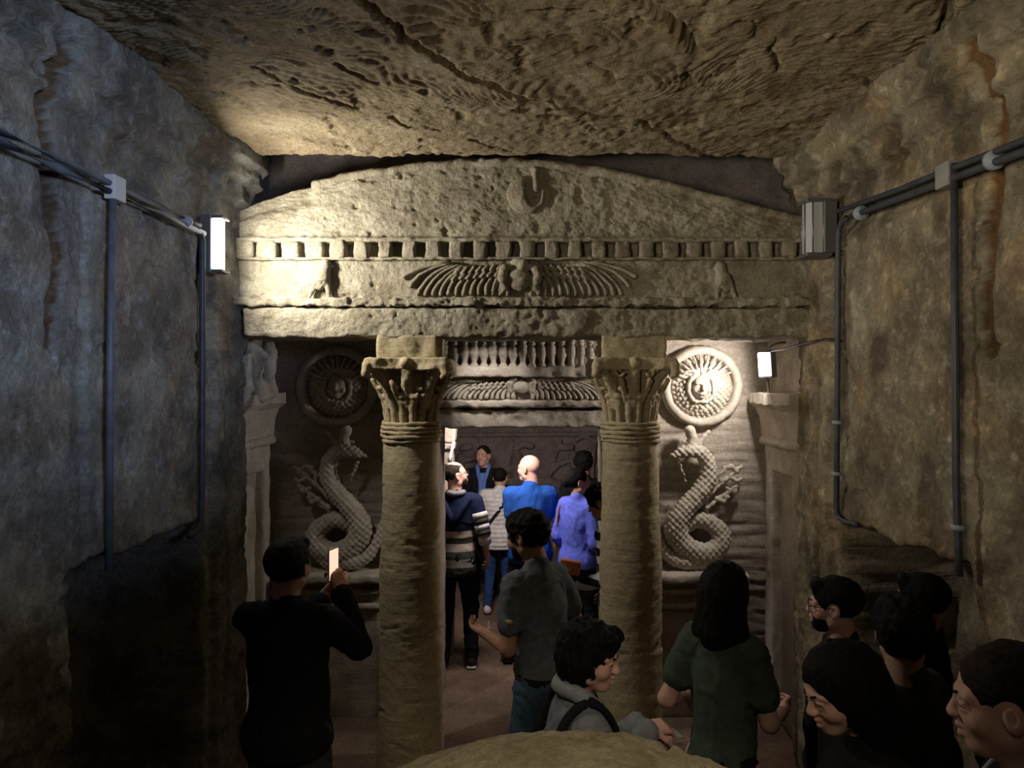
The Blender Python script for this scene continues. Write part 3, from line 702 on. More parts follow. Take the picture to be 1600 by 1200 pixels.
serpent(1, 0.0, 'bearded serpent with double crown carved on right wall in full light', 'stepped stone stand under the lit right serpent')
serpent(-1, -0.05, 'bearded serpent with double crown carved on left wall, in deep shadow', 'stepped stone stand under the shadowed left serpent')

# ================================================================ side portals of the vestibule
def portal(mir, X0, label):
    th = thing('side_portal', label, 'portal', (X0*mir, 4.95, 0)); m = mir
    def b(name, xa, xb, y0, y1, z0, z1, **kw):
        xs = sorted([xa*m, xb*m]); return rbox(name, (xs[0], xs[1], y0, y1, z0, z1), M_CARVE, th, **kw)
    b('jamb', X0-0.07, X0+0.03, 4.62, 4.74, 0, 1.98, step=0.02, amp=0.014); b('jamb', X0-0.07, X0+0.03, 5.14, 5.26, 0, 1.98, step=0.02, amp=0.014)
    b('lintel', X0-0.07, X0+0.03, 4.73, 5.15, 1.77, 1.98, step=0.02, amp=0.012)
    b('sunk_panel', X0-0.005, X0+0.03, 4.72, 5.16, 0, 1.79, step=0.04, amp=0.006)
    zt = 1.975
    V, F = tube_vf([(m*(X0-0.065), y, zt) for y in np.linspace(4.58, 5.30, 20)], 0.034, 12, up=(0, 0, 1)); mk('torus_roll', rough(V, 0.012, 14), F, M_CARVE, th)
    # cavetto: section swept along y
    sec = [(0.03, 2.00), (-0.07, 2.00), (-0.072, 2.06), (-0.082, 2.13), (-0.11, 2.20), (-0.15, 2.235), (-0.155, 2.24), (-0.155, 2.31), (0.03, 2.32)]
    ys = np.linspace(4.56, 5.34, 40); n = len(sec); V = []
    for y in ys:
        for a, z in sec: V.append((m*(X0+a), y, z))
    F = [[i*n+j, i*n+(j+1) % n, (i+1)*n+(j+1) % n, (i+1)*n+j] for i in range(39) for j in range(n)]+[list(range(n)), [39*n+j for j in range(n)]]
    o = mk('cavetto', rough(np.array(V), 0.014, 12, 3), F, M_CARVE, th, smooth=False)
portal(-1, 1.865, 'pale carved portal with flared cornice on left side wall, behind the man with the phone')
portal(1, 1.81, 'carved portal with flared cornice on right side wall, below the floodlight')
# broken remains over the left portal
S = Sdf(); q = lambda x, y, d: PX(x, y, d)
S.chain([q(392, 560, 4.75), q(398, 590, 4.8), q(405, 615, 4.85)], [.07, .05, .07], 0.02).cap(q(420, 540, 4.9), q(424, 612, 4.9), .035, .045, .02).cap(q(385, 540, 4.7), q(410, 556, 4.75), .04, .035, .02)
S.cap(q(380, 625, 4.62), q(384, 560, 4.62), .05, .04, .03)
bk = sculpt('broken_stone', S, 0.012, M_CARVE, amp=0.03, freq=14); tag(bk, 'jagged broken stone fragment above the cornice of the left portal', 'stone')

# ================================================================ foreground stone
S = Sdf(); S.ell((0.085, 1.50, 1.0), (0.75, 0.40, 0.675)).box((0.085, 1.5, 0.5), (0.6, 0.30, 0.5), 0.05, 0.1); S.box((0.085, 1.45, -0.5), (2, 2, 0.5), 0, 0, '-')
dm = sculpt('rounded_stone', S, 0.012, M_DOME, amp=0.012, freq=9, fn=lambda V, N: V+N*(fbm(V, 45, 3, 2)*0.008-0.014*ss(0.22, 0.40, fbm(V, 16, 3, 5)))[:, None])
tag(dm, 'rounded yellowish stone mass at the bottom edge, in front of the woman with black hair', 'stone')

# ================================================================ lamps, pipes, boxes
def bxm(name, c, h, mat, parent=None, rnd=0.004, local=False):
    V, F = box_vf(c[0]-h[0], c[0]+h[0], c[1]-h[1], c[1]+h[1], c[2]-h[2], c[2]+h[2], 10)
    o = mk(name, V, F, mat, parent, local=local, smooth=False); md = o.modifiers.new('b', 'BEVEL'); md.width = rnd; md.segments = 2; return o
def halfcyl(name, x, y, z0, z1, r, sgn, mat, parent, n=10):
    V, F = [], []
    for z in (z0, z1):
        for k in range(n+1):
            a = -math.pi/2+math.pi*k/n; V.append((x+sgn*r*math.cos(a)*1.0, y+r*math.sin(a), z))
    for k in range(n): F.append([k, k+1, n+1+k+1, n+1+k])
    F += [list(range(n+1)), list(range(n+1, 2*n+2)), [0, n, 2*n+1, n+1]]
    return mk(name, V, F, mat, parent, smooth=False)
M_TUBE = glow('lit tube lamp', (1.0, 0.97, 0.95), 7.0); M_FLOOD = glow('lit flood glass', (1.0, 0.93, 0.95), 9.0)
lp = thing('wall_lamp', 'lit white tube wall lamp on the left pier beside the pediment', 'lamp', (-1.69, 4.0, 3.0))
bxm('back_plate', (-1.695, 4.0, 3.14), (0.03, 0.06, 0.155), M_METAL, lp)
halfcyl('diffuser', -1.662, 4.0, 3.005, 3.275, 0.045, 1, M_TUBE, lp)
bxm('end_cap', (-1.65, 4.0, 3.285), (0.045, 0.052, 0.008), M_METAL, lp); bxm('end_cap', (-1.65, 4.0, 2.995), (0.045, 0.052, 0.008), M_METAL, lp)
lp = thing('wall_lamp', 'unlit ribbed grey wall lamp on the right pier beside the pediment', 'lamp', (1.69, 4.06, 3.0))
bxm('back_plate', (1.675, 4.06, 3.24), (0.035, 0.075, 0.14), M_METAL, lp)
V = []; F = []
sec = [(0.0, -0.062), (-0.055, -0.055), (-0.085, -0.02), (-0.085, 0.02), (-0.055, 0.055), (0.0, 0.062)]
for z in (3.10, 3.375):
    for a, b in sec: V.append((1.64+a, 4.06+b, z))
F = [[k, (k+1) % 6, 6+(k+1) % 6, 6+k] for k in range(6)]+[list(range(6)), list(range(6, 12))]
mk('diffuser', V, F, M_OPAL, lp, smooth=False)
for k in range(6): tube('rib', [(1.64+sec[k][0], 4.06+sec[k][1], 3.10), (1.64+sec[k][0], 4.06+sec[k][1], 3.375)], 0.0045, M_METAL, lp, n=6)
bxm('end_cap', (1.615, 4.06, 3.385), (0.07, 0.07, 0.01), M_METAL, lp); bxm('end_cap', (1.615, 4.06, 3.09), (0.07, 0.07, 0.01), M_METAL, lp)
lp = thing('floodlight', 'small lit floodlight over the cornice of the right portal', 'lamp', (1.68, 5.0, 2.34))
R = np.array(Matrix.Rotation(0.15, 3, 'Y'))
def rotbox(name, c, h, mat, par, e):
    V, F = box_vf(-h[0], h[0], -h[1], h[1], -h[2], h[2], 10); A = np.array(Matrix.Rotation(e[2], 3, 'Z') @ Matrix.Rotation(e[0], 3, 'X')); V = V@A.T+np.array(c)
    o = mk(name, V, F, mat, par, smooth=False); md = o.modifiers.new('b', 'BEVEL'); md.width = 0.004; return o
rotbox('housing', (1.675, 5.02, 2.51), (0.055, 0.03, 0.09), M_METAL, lp, (0.1, 0, -0.9))
rotbox('lit_glass', (1.648, 4.998, 2.51), (0.045, 0.006, 0.080), M_FLOOD, lp, (0.1, 0, -0.9))
tube('bracket', bez((1.68, 5.02, 2.60), (1.70, 5.02, 2.66), (1.80, 5.02, 2.66), n=6), 0.008, M_METAL, lp); tube('bracket', [(1.68, 5.03, 2.42), (1.69, 5.03, 2.30)], 0.008, M_METAL, lp)
# chamber lamp: white tube by the chamber entrance pilaster
lp = thing('tube_lamp', 'small white tube lamp standing on the chamber pilaster beyond the left column', 'lamp', (-0.62, 6.3, 1.7))
tube('lit_tube', [PX(703, 716, 6.3), PX(709, 690, 6.3)], 0.011, glow('pale tube', (1, 0.95, 0.95), 0.6), lp, n=8); tube('socket', [PX(702.5, 722, 6.3), PX(703, 715, 6.3)], 0.018, M_METAL, lp, n=8)
lp = thing('spot_lamp', 'small spot lamp hidden behind the front beam, over the space between the columns', 'lamp', (-0.30, 4.88, 2.8))
bxm('housing', (-0.30, 4.86, 2.81), (0.05, 0.03, 0.03), M_METAL, lp)
lp = thing('chamber_fill_strip', 'unseen strip housing added for the fill light inside the chamber doorway', 'lamp', (-0.25, 5.84, 2.2))
bxm('housing', (-0.25, 5.835, 2.16), (0.28, 0.035, 0.03), M_METAL, lp)  # housing added to go with the unseen chamber fill light

def pipe(name, pts, r, mat, label, cat='pipe', n=10, group=None): return tag(tube(name, pts, r, mat, n=n), label, cat, group)
XR = 1.675; XL = -1.675
def RW(x, y, off=0.0): d = (XR-off)*FPX/(x-VX); return (XR-off, d, EYE-(y-VY)/FPX*d)
def LW(x, y, off=0.0): d = (XL+off)*FPX/(x-VX); return (XL+off, d, EYE-(y-VY)/FPX*d)
pipe('conduit', [RW(1330, 338), RW(1400, 312), RW(1470, 286), RW(1540, 259), RW(1640, 222), (XR, 1.6, 3.10), (XR, 0.2, 3.0)], 0.015, M_PIPE, 'lower of the twin dark pipes running along the top of the right wall')
pipe('conduit', [RW(1310, 330), RW(1400, 298), RW(1470, 270), RW(1540, 243), RW(1640, 204), (XR, 1.6, 3.17), (XR, 0.2, 3.07)], 0.013, M_PIPE, 'upper of the twin dark pipes running along the top of the right wall')
pts = np.vstack([bez(RW(1330, 338), RW(1311, 342), RW(1310, 372), n=6), [RW(1309, 500), RW(1308, 650), RW(1307, 780)], bez(RW(1307, 795), RW(1308, 818), RW(1340, 820, 0.02), n=6)])
pipe('conduit', pts, 0.0155, M_PIPE, 'upright dark pipe on the right wall below the unlit lamp, hooked at its foot')
pipe('conduit', [RW(1491, 255), RW(1492, 500), RW(1494, 760), RW(1498, 868), RW(1499, 900)], 0.014, M_PIPE, 'upright dark pipe on the right wall hanging from the grey junction box')
o = bxm('junction_box', RW(1479, 274, 0.0), (0.022, 0.045, 0.048), M_BOX); tag(o, 'grey square junction box on the right wall pipes', 'box')
pipe('conduit', [LW(318, 365), LW(250, 335), LW(180, 303), LW(90, 262), LW(0, 222), (XL, 1.5, 3.25), (XL, 0.2, 3.2)], 0.017, M_PIPE_FLARE, 'lower of the twin flare-tinted pipes running along the top of the left wall')
pipe('conduit', [LW(312, 352), LW(250, 322), LW(180, 290), LW(90, 247), LW(0, 206), (XL, 1.5, 3.31), (XL, 0.2, 3.26)], 0.013, M_PIPE_FLARE, 'upper of the twin flare-tinted pipes running along the top of the left wall')
pipe('conduit', np.vstack([bez(LW(305, 358), LW(317, 362), LW(316, 385), n=5), [LW(316, 560), LW(315, 780)], bez(LW(314, 800), LW(314, 830), LW(296, 838, 0.02), n=5)]), 0.016, M_PIPE, 'upright dark pipe on the left wall at the far edge of the plaster panel')
pipe('conduit', [LW(176, 310), LW(172, 560), LW(170, 890)], 0.015, M_PIPE_FLARE, 'upright pipe on the left wall hanging from the pale junction box')
o = bxm('junction_box', LW(180, 295, 0.0), (0.022, 0.045, 0.05), plain('pale box plastic', (0.55, 0.55, 0.52), 0.5)); tag(o, 'pale square junction box on the left wall pipes', 'box')
pipe('cable', bez((1.68, 5.02, 2.60), RW(1235, 548), RW(1262, 528, 0.0), RW(1308, 530), n=14), 0.007, M_BLACK, 'thin black cable sagging from the floodlight to the right wall pipe', 'cable')
M_CLIP = plain('pipe clip', (0.3, 0.33, 0.36), 0.5)
for i, (p, wh) in enumerate([(RW(1345, 333), 'on the twin right pipes near the unlit lamp'), (RW(1553, 250), 'on the twin right pipes right of the junction box')]):
    tag(tube('pipe_clip', [(p[0], p[1]-0.012, p[2]), (p[0], p[1]+0.012, p[2])], 0.036, M_CLIP, n=12, up=(0, 0, 1)), 'grey clip holding ' + wh, 'clip')
for i, (p, wh) in enumerate([(RW(1308, 660), 'halfway down the right pipe below the unlit lamp'), (RW(1307, 740), 'near the foot of the right pipe below the unlit lamp'), (RW(1497, 824), 'at the foot of the right pipe under the junction box')]):
    tag(tube('pipe_clip', [(p[0], p[1], p[2]-0.009), (p[0], p[1], p[2]+0.009)], 0.026, M_CLIP, n=12), 'grey clip ' + wh, 'clip')
tag(tube('pipe_clip', [(XL, LW(290, 350)[1]-0.012, LW(290, 346)[2]), (XL, LW(290, 350)[1]+0.012, LW(290, 346)[2])], 0.033, M_CLIP, n=12, up=(0, 0, 1)), 'grey clip on the twin left pipes near the lit lamp', 'clip')
# ================================================================ people
def unit(v): v = np.asarray(v, float); return v/(np.linalg.norm(v)+1e-9)
def ik(a, b, l1, l2, pole):
    a, b = np.asarray(a, float), np.asarray(b, float); d = b-a; L = np.linalg.norm(d)
    if L > (l1+l2)*0.995: b = a+d/L*(l1+l2)*0.995; d = b-a; L = np.linalg.norm(d)
    t = (l1*l1-l2*l2+L*L)/(2*L); h = math.sqrt(max(0, l1*l1-t*t)); u = d/L
    p = np.asarray(pole, float); p = unit(p-u*(p@u)); return a+u*t+p*h, b
def Rax(axis, a): return np.array(Matrix.Rotation(a, 3, Vector(axis)))
def hand(S, w, d, n, side, curl=0.5, spread=0.0):
    """palm, four fingers of unequal length and a thumb; w wrist, d along the fingers, n out of the palm"""
    d = unit(d); n = unit(np.asarray(n, float)-d*(np.asarray(n, float)@d)); a = np.cross(n, d)*side
    R = np.stack([a, d, n], 1)
    S.box(w+d*0.05, (0.036, 0.046, 0.011), 0.010, 0.012, R=R); S.cap(w, w+d*0.015, 0.023, 0.022, 0.014)
    for i, (o, L, b) in enumerate([(-0.029, 0.066, 0.090), (-0.010, 0.078, 0.096), (0.010, 0.074, 0.094), (0.029, 0.058, 0.086)]):
        p = w+d*b+a*o; f = unit(d+a*(o*spread*8)); r = 0.0088-0.0007*(i == 3); th = 0
        for j, seg in enumerate((0.45, 0.32, 0.23)):
            th += curl*(0.75 if j == 0 else 1.0)+0.05*i; g = unit(f*math.cos(th)+n*math.sin(th)); e = p+g*L*seg; S.cap(p, e, r, r-0.0009, 0.004); p = e; r -= 0.0007
    p = w+d*0.028-a*0.030; g = unit(d*0.75-a*0.75+n*0.25); e = p+g*0.038; S.cap(p, e, 0.0125, 0.0105, 0.01)
    g = unit(d*0.9-a*0.25+n*(0.3+curl*0.5)); e2 = e+g*0.030; S.cap(e, e2, 0.0105, 0.009, 0.004); g = unit(g+n*curl*0.5); S.cap(e2, e2+g*0.022, 0.009, 0.0078, 0.004)

def head_prims(S, face=1.0, fem=False, smile=False):
    S.ell((0, -0.014, 0.030), (0.075, 0.094, 0.084), 0.02).ell((0, 0.022, -0.018), (0.062, 0.066, 0.088), 0.02)
    S.ell((0, 0.055, -0.090), (0.028 if fem else 0.034, 0.030, 0.024), 0.03).cap((-0.045, 0.0, -0.062), (0.045, 0.0, -0.062), 0.026, 0.026, 0.03)
    for sg in (-1, 1):
        S.ell((sg*0.036, 0.054, -0.030), (0.026, 0.026, 0.024), 0.02)
        S.cap((sg*0.012, 0.082, 0.020), (sg*0.046, 0.068, 0.020), 0.010, 0.010, 0.012)
        S.ell((sg*0.031, 0.094, 0.001), (0.019, 0.016, 0.011), 0.012, '-')
        S.ell((sg*0.031, 0.070, 0.000), (0.0135, 0.0135, 0.0125), 0.002).chain([(sg*0.018, 0.084, 0.005), (sg*0.031, 0.087, 0.0085), (sg*0.046, 0.079, 0.004)], 0.0042, 0.003).chain([(sg*0.018, 0.082, -0.007), (sg*0.031, 0.084, -0.010), (sg*0.045, 0.077, -0.007)], 0.0036, 0.004)
        S.ell((sg*0.078, -0.008, -0.006), (0.010, 0.021, 0.033), 0.006, R=Rax((0, 0, 1), sg*0.35)).ell((sg*0.089, -0.002, -0.003), (0.008, 0.010, 0.018), 0.004, '-')
        S.ell((sg*0.011, 0.098, -0.027), (0.009, 0.011, 0.008), 0.008)
    S.cap((0, 0.082, 0.014), (0, 0.102, -0.024), 0.0075, 0.0105, 0.010)
    z = -0.056; up = 0.006 if smile else 0
    S.chain([(-0.024, 0.076, z+up), (0, 0.092, z+0.004), (0.024, 0.076, z+up)], [0.005, 0.0075, 0.005], 0.006)
    S.chain([(-0.020, 0.076, z-0.008+up), (0, 0.089, z-0.014), (0.020, 0.076, z-0.008+up)], [0.005, 0.0085, 0.005], 0.006)
    S.chain([(-0.026, 0.080, z+up-0.002), (0, 0.098, z-0.005), (0.026, 0.080, z+up-0.002)], 0.0028, 0.003, '-')
    S.cap((0, -0.022, -0.06), (0, -0.036, -0.17), 0.050 if fem else 0.057, 0.056 if fem else 0.062, 0.02)

def ball(name, c, r, mat, parent, n=12):
    pr = [(r*math.sin(t), r*math.cos(t)) for t in np.linspace(math.pi, 0, n)]; pr[0] = (1e-4, -r); pr[-1] = (1e-4, r)
    V, F = lathe_vf(pr, n); return mk(name, V+np.asarray(c), F, mat, parent, local=True)

def person(label, X, d, H, yaw, head=(0, 0), lean=0.0, wd=1.0, arms=None, feet=None, sleeve='long', top=None, top_e=0.015, hem=0.88, pants=None, pant_e=0.012,
           shoe=None, sole=None, hair=None, hair_m=None, skin=None, beard=None, fem=False, smile=False, vox=0.013, hv=0.0062, puff=False, hood=False, glasses=False, hands=(1, 1),
           curl=(0.5, 0.5), hdir=(None, None), pal=(None, None), skirt=False, eyes=True, belly=0.0, extra=None, tilt=0.0, group=None):
    s = H/1.75; th = thing('person', label, 'person', (X, d, 0), math.radians(yaw), group)
    pel = np.array([0, 0, 0.95]); RL = Rax((1, 0, 0), -lean); U = lambda v: RL@(np.asarray(v, float)-pel)+pel
    sh = [U((-0.168*wd, 0, 1.415)), U((0.168*wd, 0, 1.415))]
    arms = arms or [(-0.27*wd, 0.06, 0.88), (0.27*wd, 0.06, 0.88)]
    el, wr = [], []
    for i, sg in enumerate((-1, 1)):
        pole = (sg*0.32, -0.45, -0.9); e, wv = ik(sh[i], arms[i], 0.285, 0.255, pole); el.append(e); wr.append(wv)
    feet = feet or [(-0.10, 0.0), (0.10, 0.0)]
    hips = [np.array([-0.088, 0, 0.92]), np.array([0.088, 0, 0.92])]; kn, an = [], []
    for i in range(2):
        k_, a_ = ik(hips[i], (feet[i][0], feet[i][1]-0.03, 0.085), 0.43, 0.425, (0, 1, 0)); kn.append(k_); an.append(a_)
    hp = U((0, 0.012, 1.635)); RH = RL@Rax((0, 0, 1), math.radians(head[0]))@Rax((1, 0, 0), math.radians(head[1]))@Rax((0, 1, 0), tilt)
    nb = U((0, -0.015, 1.47)); hp = nb+RL@Rax((0, 0, 1), math.radians(head[0]*0.5))@Rax((1, 0, 0), math.radians(head[1]))@np.array([0, 0.027, 0.165])
    MH = np.eye(4); MH[:3, :3] = RH; MH[:3, 3] = hp*s
    def torso(S, e=0.0, arms_=2, k=0.05):
        S.ell(U((0, 0, 1.27)), (0.150*wd+e*0.8, 0.106+e, 0.19+e), k, R=RL).cap(U((-0.115*wd, -0.005, 1.415)), U((0.115*wd, -0.005, 1.415)), 0.054+e*0.8, 0.054+e*0.8, k)
        S.ell(U((0, 0.012+belly*0.4, 1.09)), (0.142*wd+e, 0.108+e+belly, 0.16+e), k, R=RL).ell((0, -0.012, 0.95), (0.155*wd+e, 0.118+e, 0.12+e), k)
        S.cap(U((0, -0.02, 1.43)), U((0, -0.025, 1.495)), 0.066+e*0.5, 0.058+e*0.2, 0.03)
        if fem:
            for sg in (-1, 1): S.ell(U((sg*0.075, 0.085, 1.27)), (0.065, 0.05+e*0.5, 0.06), 0.05)
        for i in range(2):
            if arms_ >= 1:
                a, b = sh[i], el[i]
                if arms_ == 1: b = a+(b-a)*0.60
                S.cap(a, b, 0.051+e*0.7, (0.041 if arms_ == 2 else 0.050)+e*0.75, k*0.6)
            if arms_ == 2: S.cap(el[i], wr[i]-unit(wr[i]-el[i])*0.01, 0.040+e, 0.028+e*0.9, 0.02)
    skin_m = skin or M_SKIN
    # --- body: one skin surface; head and hands meshed finer and joined to it
    B = Sdf(scale=s); torso(B, -0.004)
    for i in range(2):
        B.cap(hips[i], kn[i], 0.080, 0.052, 0.05).cap(kn[i], an[i], 0.052, 0.036, 0.02).cap(an[i], an[i]+np.array([0, 0.12, -0.045]), 0.034, 0.026, 0.02)
    V1, F1 = B.mesh(vox*1.15*s)
    Hh = Sdf(MH, s); head_prims(Hh, 1, fem, smile); V2, F2 = Hh.mesh(hv*s)
    Vs, Fs, n = [V1, V2], [F1, F2+len(V1)], len(V1)+len(V2)
    for i in range(2):
        if not hands[i]: continue
        S = Sdf(scale=s); dr = hdir[i] if hdir[i] is not None else unit(wr[i]-el[i]); pn = pal[i] if pal[i] is not None else (1 if i == 0 else -1, 0.1, 0)
        hand(S, wr[i], dr, pn, 1 if i == 0 else -1, curl[i]); S.cap(wr[i]-unit(wr[i]-el[i])*0.06, wr[i], 0.026, 0.023, 0.012); V, F = S.mesh((0.0052 if vox < 0.012 else 0.0068)*s); Vs.append(V); Fs.append(F+n); n += len(V)
    mk('body', np.concatenate(Vs), np.concatenate(Fs), skin_m, th, local=True)
    def cloth_fn(amp, fr, seed):
        def fn(V, N):
            P = V/s; wv = fbm(P*np.array([1, 1, 0.45])+0.3*fbm(P, 6, 2, seed)[:, None], fr, 3, seed); rid = 1-np.abs(wv)*2.2
            return V+N*(amp*s*(np.clip(rid, 0, 1)**2-0.4))[:, None]
        return fn
    # --- upper garment
    T = Sdf(scale=s); torso(T, top_e, {'none': 0, 'short': 1, 'long': 2}[sleeve])
    T.ell((0, -0.005, hem+0.05), (0.160*wd+top_e, 0.122+top_e, 0.12), 0.04).box((0, 0, hem-0.25), (0.5, 0.5, 0.25), 0.0, 0.006, '-') if not skirt else None
    if hem < 0.9: pass
    T.ell(U((0, 0.03, 1.565)), (0.062, 0.075, 0.055), 0.012, '-')
    if hood: T.chain([U((-0.095, 0.0, 1.48)), U((-0.075, -0.10, 1.47)), U((0, -0.135, 1.43)), U((0.075, -0.10, 1.47)), U((0.095, 0.0, 1.48))], [0.03, 0.042, 0.05, 0.042, 0.03], 0.02)
    if puff:
        base = cloth_fn(0.004, 9, 3)
        def pf(V, N): V = base(V, N); z = V[:, 2]/s; return V+N*(0.017*s*(np.abs(np.sin(z*math.pi/0.052))**0.6-0.5))[:, None]
        fnn = pf
    else: fnn = cloth_fn(0.008, 7, int(abs(X*100)) % 50)
    garment = sculpt('jacket' if top_e > 0.02 else 'shirt', T, vox*s, top, th, local=True, fn=fnn)
    # --- trousers
    Pn = Sdf(scale=s); Pn.ell((0, -0.012, 0.955), (0.158*wd+pant_e, 0.120+pant_e, 0.115), 0.04)
    if skirt:
        Pn.ell((0, 0, 0.85), (0.17, 0.14, 0.2), 0.05).cap((0, 0, 0.8), (0, 0, 0.2), 0.16, 0.21, 0.05).box((0, 0, 0.0), (0.5, 0.5, 0.12), 0, 0, '-')
    else:
        for i in range(2):
            Pn.cap(hips[i], kn[i], 0.086+pant_e, 0.058+pant_e, 0.04).cap(kn[i], an[i]+np.array([0, 0, -0.01]), 0.058+pant_e, 0.046+pant_e, 0.02)
    Pn.box((0, 0, 1.22), (0.5, 0.5, 0.20), 0, 0.005, '-')
    sculpt('skirt' if skirt else 'trousers', Pn, vox*1.05*s, pants, th, local=True, fn=cloth_fn(0.009, 6, 9))
    for i in range(2):
        S = Sdf(scale=s); a = an[i]; S.cap((a[0], a[1]-0.03, 0.05), (a[0], a[1]+0.15, 0.038), 0.042, 0.034, 0.02).cap((a[0], a[1], 0.05), (a[0], a[1], 0.11), 0.044, 0.044, 0.03).box((0, 0, -0.2), (9, 9, 0.2), 0, 0, '-')
        sh_ = sculpt('shoe', S, 0.012*s, shoe or M_SHOE, th, local=True)
        if sole:
            S = Sdf(scale=s); S.box((a[0], a[1]+0.06, 0.014), (0.042, 0.135, 0.014), 0.012, 0); sculpt('sole', S, 0.012*s, sole, sh_, local=True)
    # --- hair
    if hair and hair != 'none':
        S = Sdf(MH, s); e = {'short': 0.004, 'crop': 0.0, 'curly': 0.016, 'bob': 0.014, 'long': 0.012, 'bun': 0.006, 'thin': -0.001, 'full': 0.010}[hair]
        S.ell((0, -0.022, 0.036), (0.080+e, 0.098+e, 0.084+e), 0.01)
        if hair in ('bob', 'long'): S.ell((0, -0.035, -0.01), (0.088+e, 0.085+e, 0.10+e), 0.02)
        if hair == 'bob': S.ell((0, -0.04, -0.06), (0.085, 0.07, 0.06), 0.02)
        if hair == 'long': S.cap((0, -0.050, -0.02), (0, -0.075, -0.15), 0.094, 0.080, 0.03).cap((-0.05, -0.04, -0.05), (-0.075, -0.045, -0.16), 0.05, 0.046, 0.02).cap((0.05, -0.04, -0.05), (0.075, -0.045, -0.16), 0.05, 0.046, 0.02)
        if hair == 'bun': S.ell((0, -0.11, 0.01), (0.045, 0.045, 0.05), 0.015)
        if hair == 'full': S.cap((-0.03, 0.065, 0.088), (0.03, 0.065, 0.088), 0.026, 0.026, 0.02)
        if hair in ('curly',): S.ell((0, 0.03, 0.085), (0.075, 0.055, 0.045), 0.02).ell((0, -0.07, 0.0), (0.075, 0.05, 0.06), 0.02)
        if hair == 'bob': S.ell((0, 0.055, 0.085), (0.07, 0.05, 0.035), 0.02)
        if hair == 'thin': S.ell((0, 0.03, 0.12), (0.055, 0.085, 0.045), 0.02, '-')
        lo = 0.055 if hair in ('bob', 'curly') else 0.062
        S.ell((0, 0.115, lo-0.105), (0.075, 0.078, 0.103), 0.012, '-')
        for sg in (-1, 1):
            if hair not in ('bob', 'long'): S.ell((sg*0.082, 0.0, -0.012), (0.03, 0.030, 0.040), 0.006, '-')
        if hair not in ('bob', 'long'): S.box((0, 0, -0.22), (0.3, 0.3, 0.155), 0, 0.01, '-')
        rough_h = {'curly': 0.016, 'bob': 0.018, 'long': 0.007}.get(hair, 0.005)
        def hfn(V, N):
            P = V/s; k_ = np.array([1, 1, 0.35 if hair in ('long', 'bob') else 1.0]); return V+N*(fbm(P*k_, 46 if hair != 'long' else 60, 3, 4)*rough_h*s)[:, None]
        sculpt('hair', S, (0.0065 if hv < 0.007 else 0.008)*s, hair_m or M_HAIR, th, local=True, fn=hfn)
    if beard:
        S = Sdf(MH, s); S.ell((0, 0.024, -0.056), (0.064, 0.066, 0.058), 0.01).ell((0, 0.056, -0.092), (0.034, 0.034, 0.026), 0.02)
        S.ell((0, 0.10, -0.062), (0.020, 0.03, 0.012), 0.006, '-').box((0, 0, 0.05), (0.2, 0.2, 0.078), 0, 0.01, '-').box((0, -0.15, 0), (0.2, 0.14, 0.3), 0, 0.01, '-')
        sculpt('beard', S, 0.0065*s, beard, th, local=True, amp=0.004, freq=60)
    hx = lambda v: (RH@np.asarray(v, float)+hp)*s
    if eyes:
        for sg in (-1, 1):
            e_ = ball('eye', hx((sg*0.031, 0.0715, 0.0)), 0.0130*s, M_EYE, th); ball('pupil', hx((sg*0.031, 0.0785, -0.002)), 0.0075*s, M_BLACK, e_, 8)
            V, F = tube_vf([hx((sg*(0.014+0.012*t), 0.092-0.006*t*t, 0.020+0.006*t-0.002*t*t)) for t in np.linspace(0, 2.6, 6)], 0.0034*s, 6); mk('eyebrow', V, F, hair_m or M_HAIR, th, local=True)
    if glasses:
        for sg in (-1, 1):
            V, F = tube_vf([hx((sg*0.032+0.022*math.cos(t), 0.100, 0.0+0.018*math.sin(t))) for t in np.linspace(0, 2*math.pi, 17)], 0.0018*s, 6); g_ = mk('glasses_rim', V, F, M_BLACK, th, local=True)
            V, F = tube_vf([hx((sg*0.054, 0.098, 0.004)), hx((sg*0.078, 0.05, 0.006)), hx((sg*0.082, -0.01, 0.006))], 0.0018*s, 6); mk('glasses_arm', V, F, M_BLACK, th, local=True)
        V, F = tube_vf([hx((-0.010, 0.102, 0.004)), hx((0.010, 0.102, 0.004))], 0.0018*s, 6); mk('glasses_bridge', V, F, M_BLACK, th, local=True)
    th['_s'] = s
    if extra: extra(th, s, U, sh, el, wr, hx)
    del th['_s']
    return th, dict(s=s, sh=sh, el=el, wr=wr, hx=hx, U=U)
def world_pt(th, v):
    a = th.rotation_euler.z; return np.array([th.location.x+v[0]*math.cos(a)-v[1]*math.sin(a), th.location.y+v[0]*math.sin(a)+v[1]*math.cos(a), v[2]])

def skin_mat(name, c):
    m = plain(name, c, 0.55, nscale=30, namt=0.08, bump=0.05); p = m.node_tree.nodes['Principled BSDF']
    p.inputs['Subsurface Weight'].default_value = 0.0; return m
M_SKIN = skin_mat('skin', (0.46, 0.27, 0.19)); M_SKIN_T = skin_mat('tan skin', (0.36, 0.19, 0.12)); M_SKIN_P = skin_mat('pink skin', (0.62, 0.36, 0.28))
M_HAIR = plain('black hair', (0.008, 0.007, 0.0065), 0.75, nscale=80, namt=0.5, bump=0.4, spec=0.12); M_HAIRB = plain('dark brown hair', (0.022, 0.015, 0.011), 0.75, nscale=80, namt=0.5, bump=0.4, spec=0.12)
M_EYE = plain('eye', (0.26, 0.22, 0.20), 0.4); M_SHOE = plain('dark shoe', (0.02, 0.02, 0.02), 0.5); M_WHITE = plain('white shoe', (0.7, 0.7, 0.68), 0.6, nscale=10)
def fab(n, c, **k): return plain(n, c, 0.95, nscale=k.get('ns', 30), namt=k.get('na', 0.18), bump=0.25, spec=0.1)
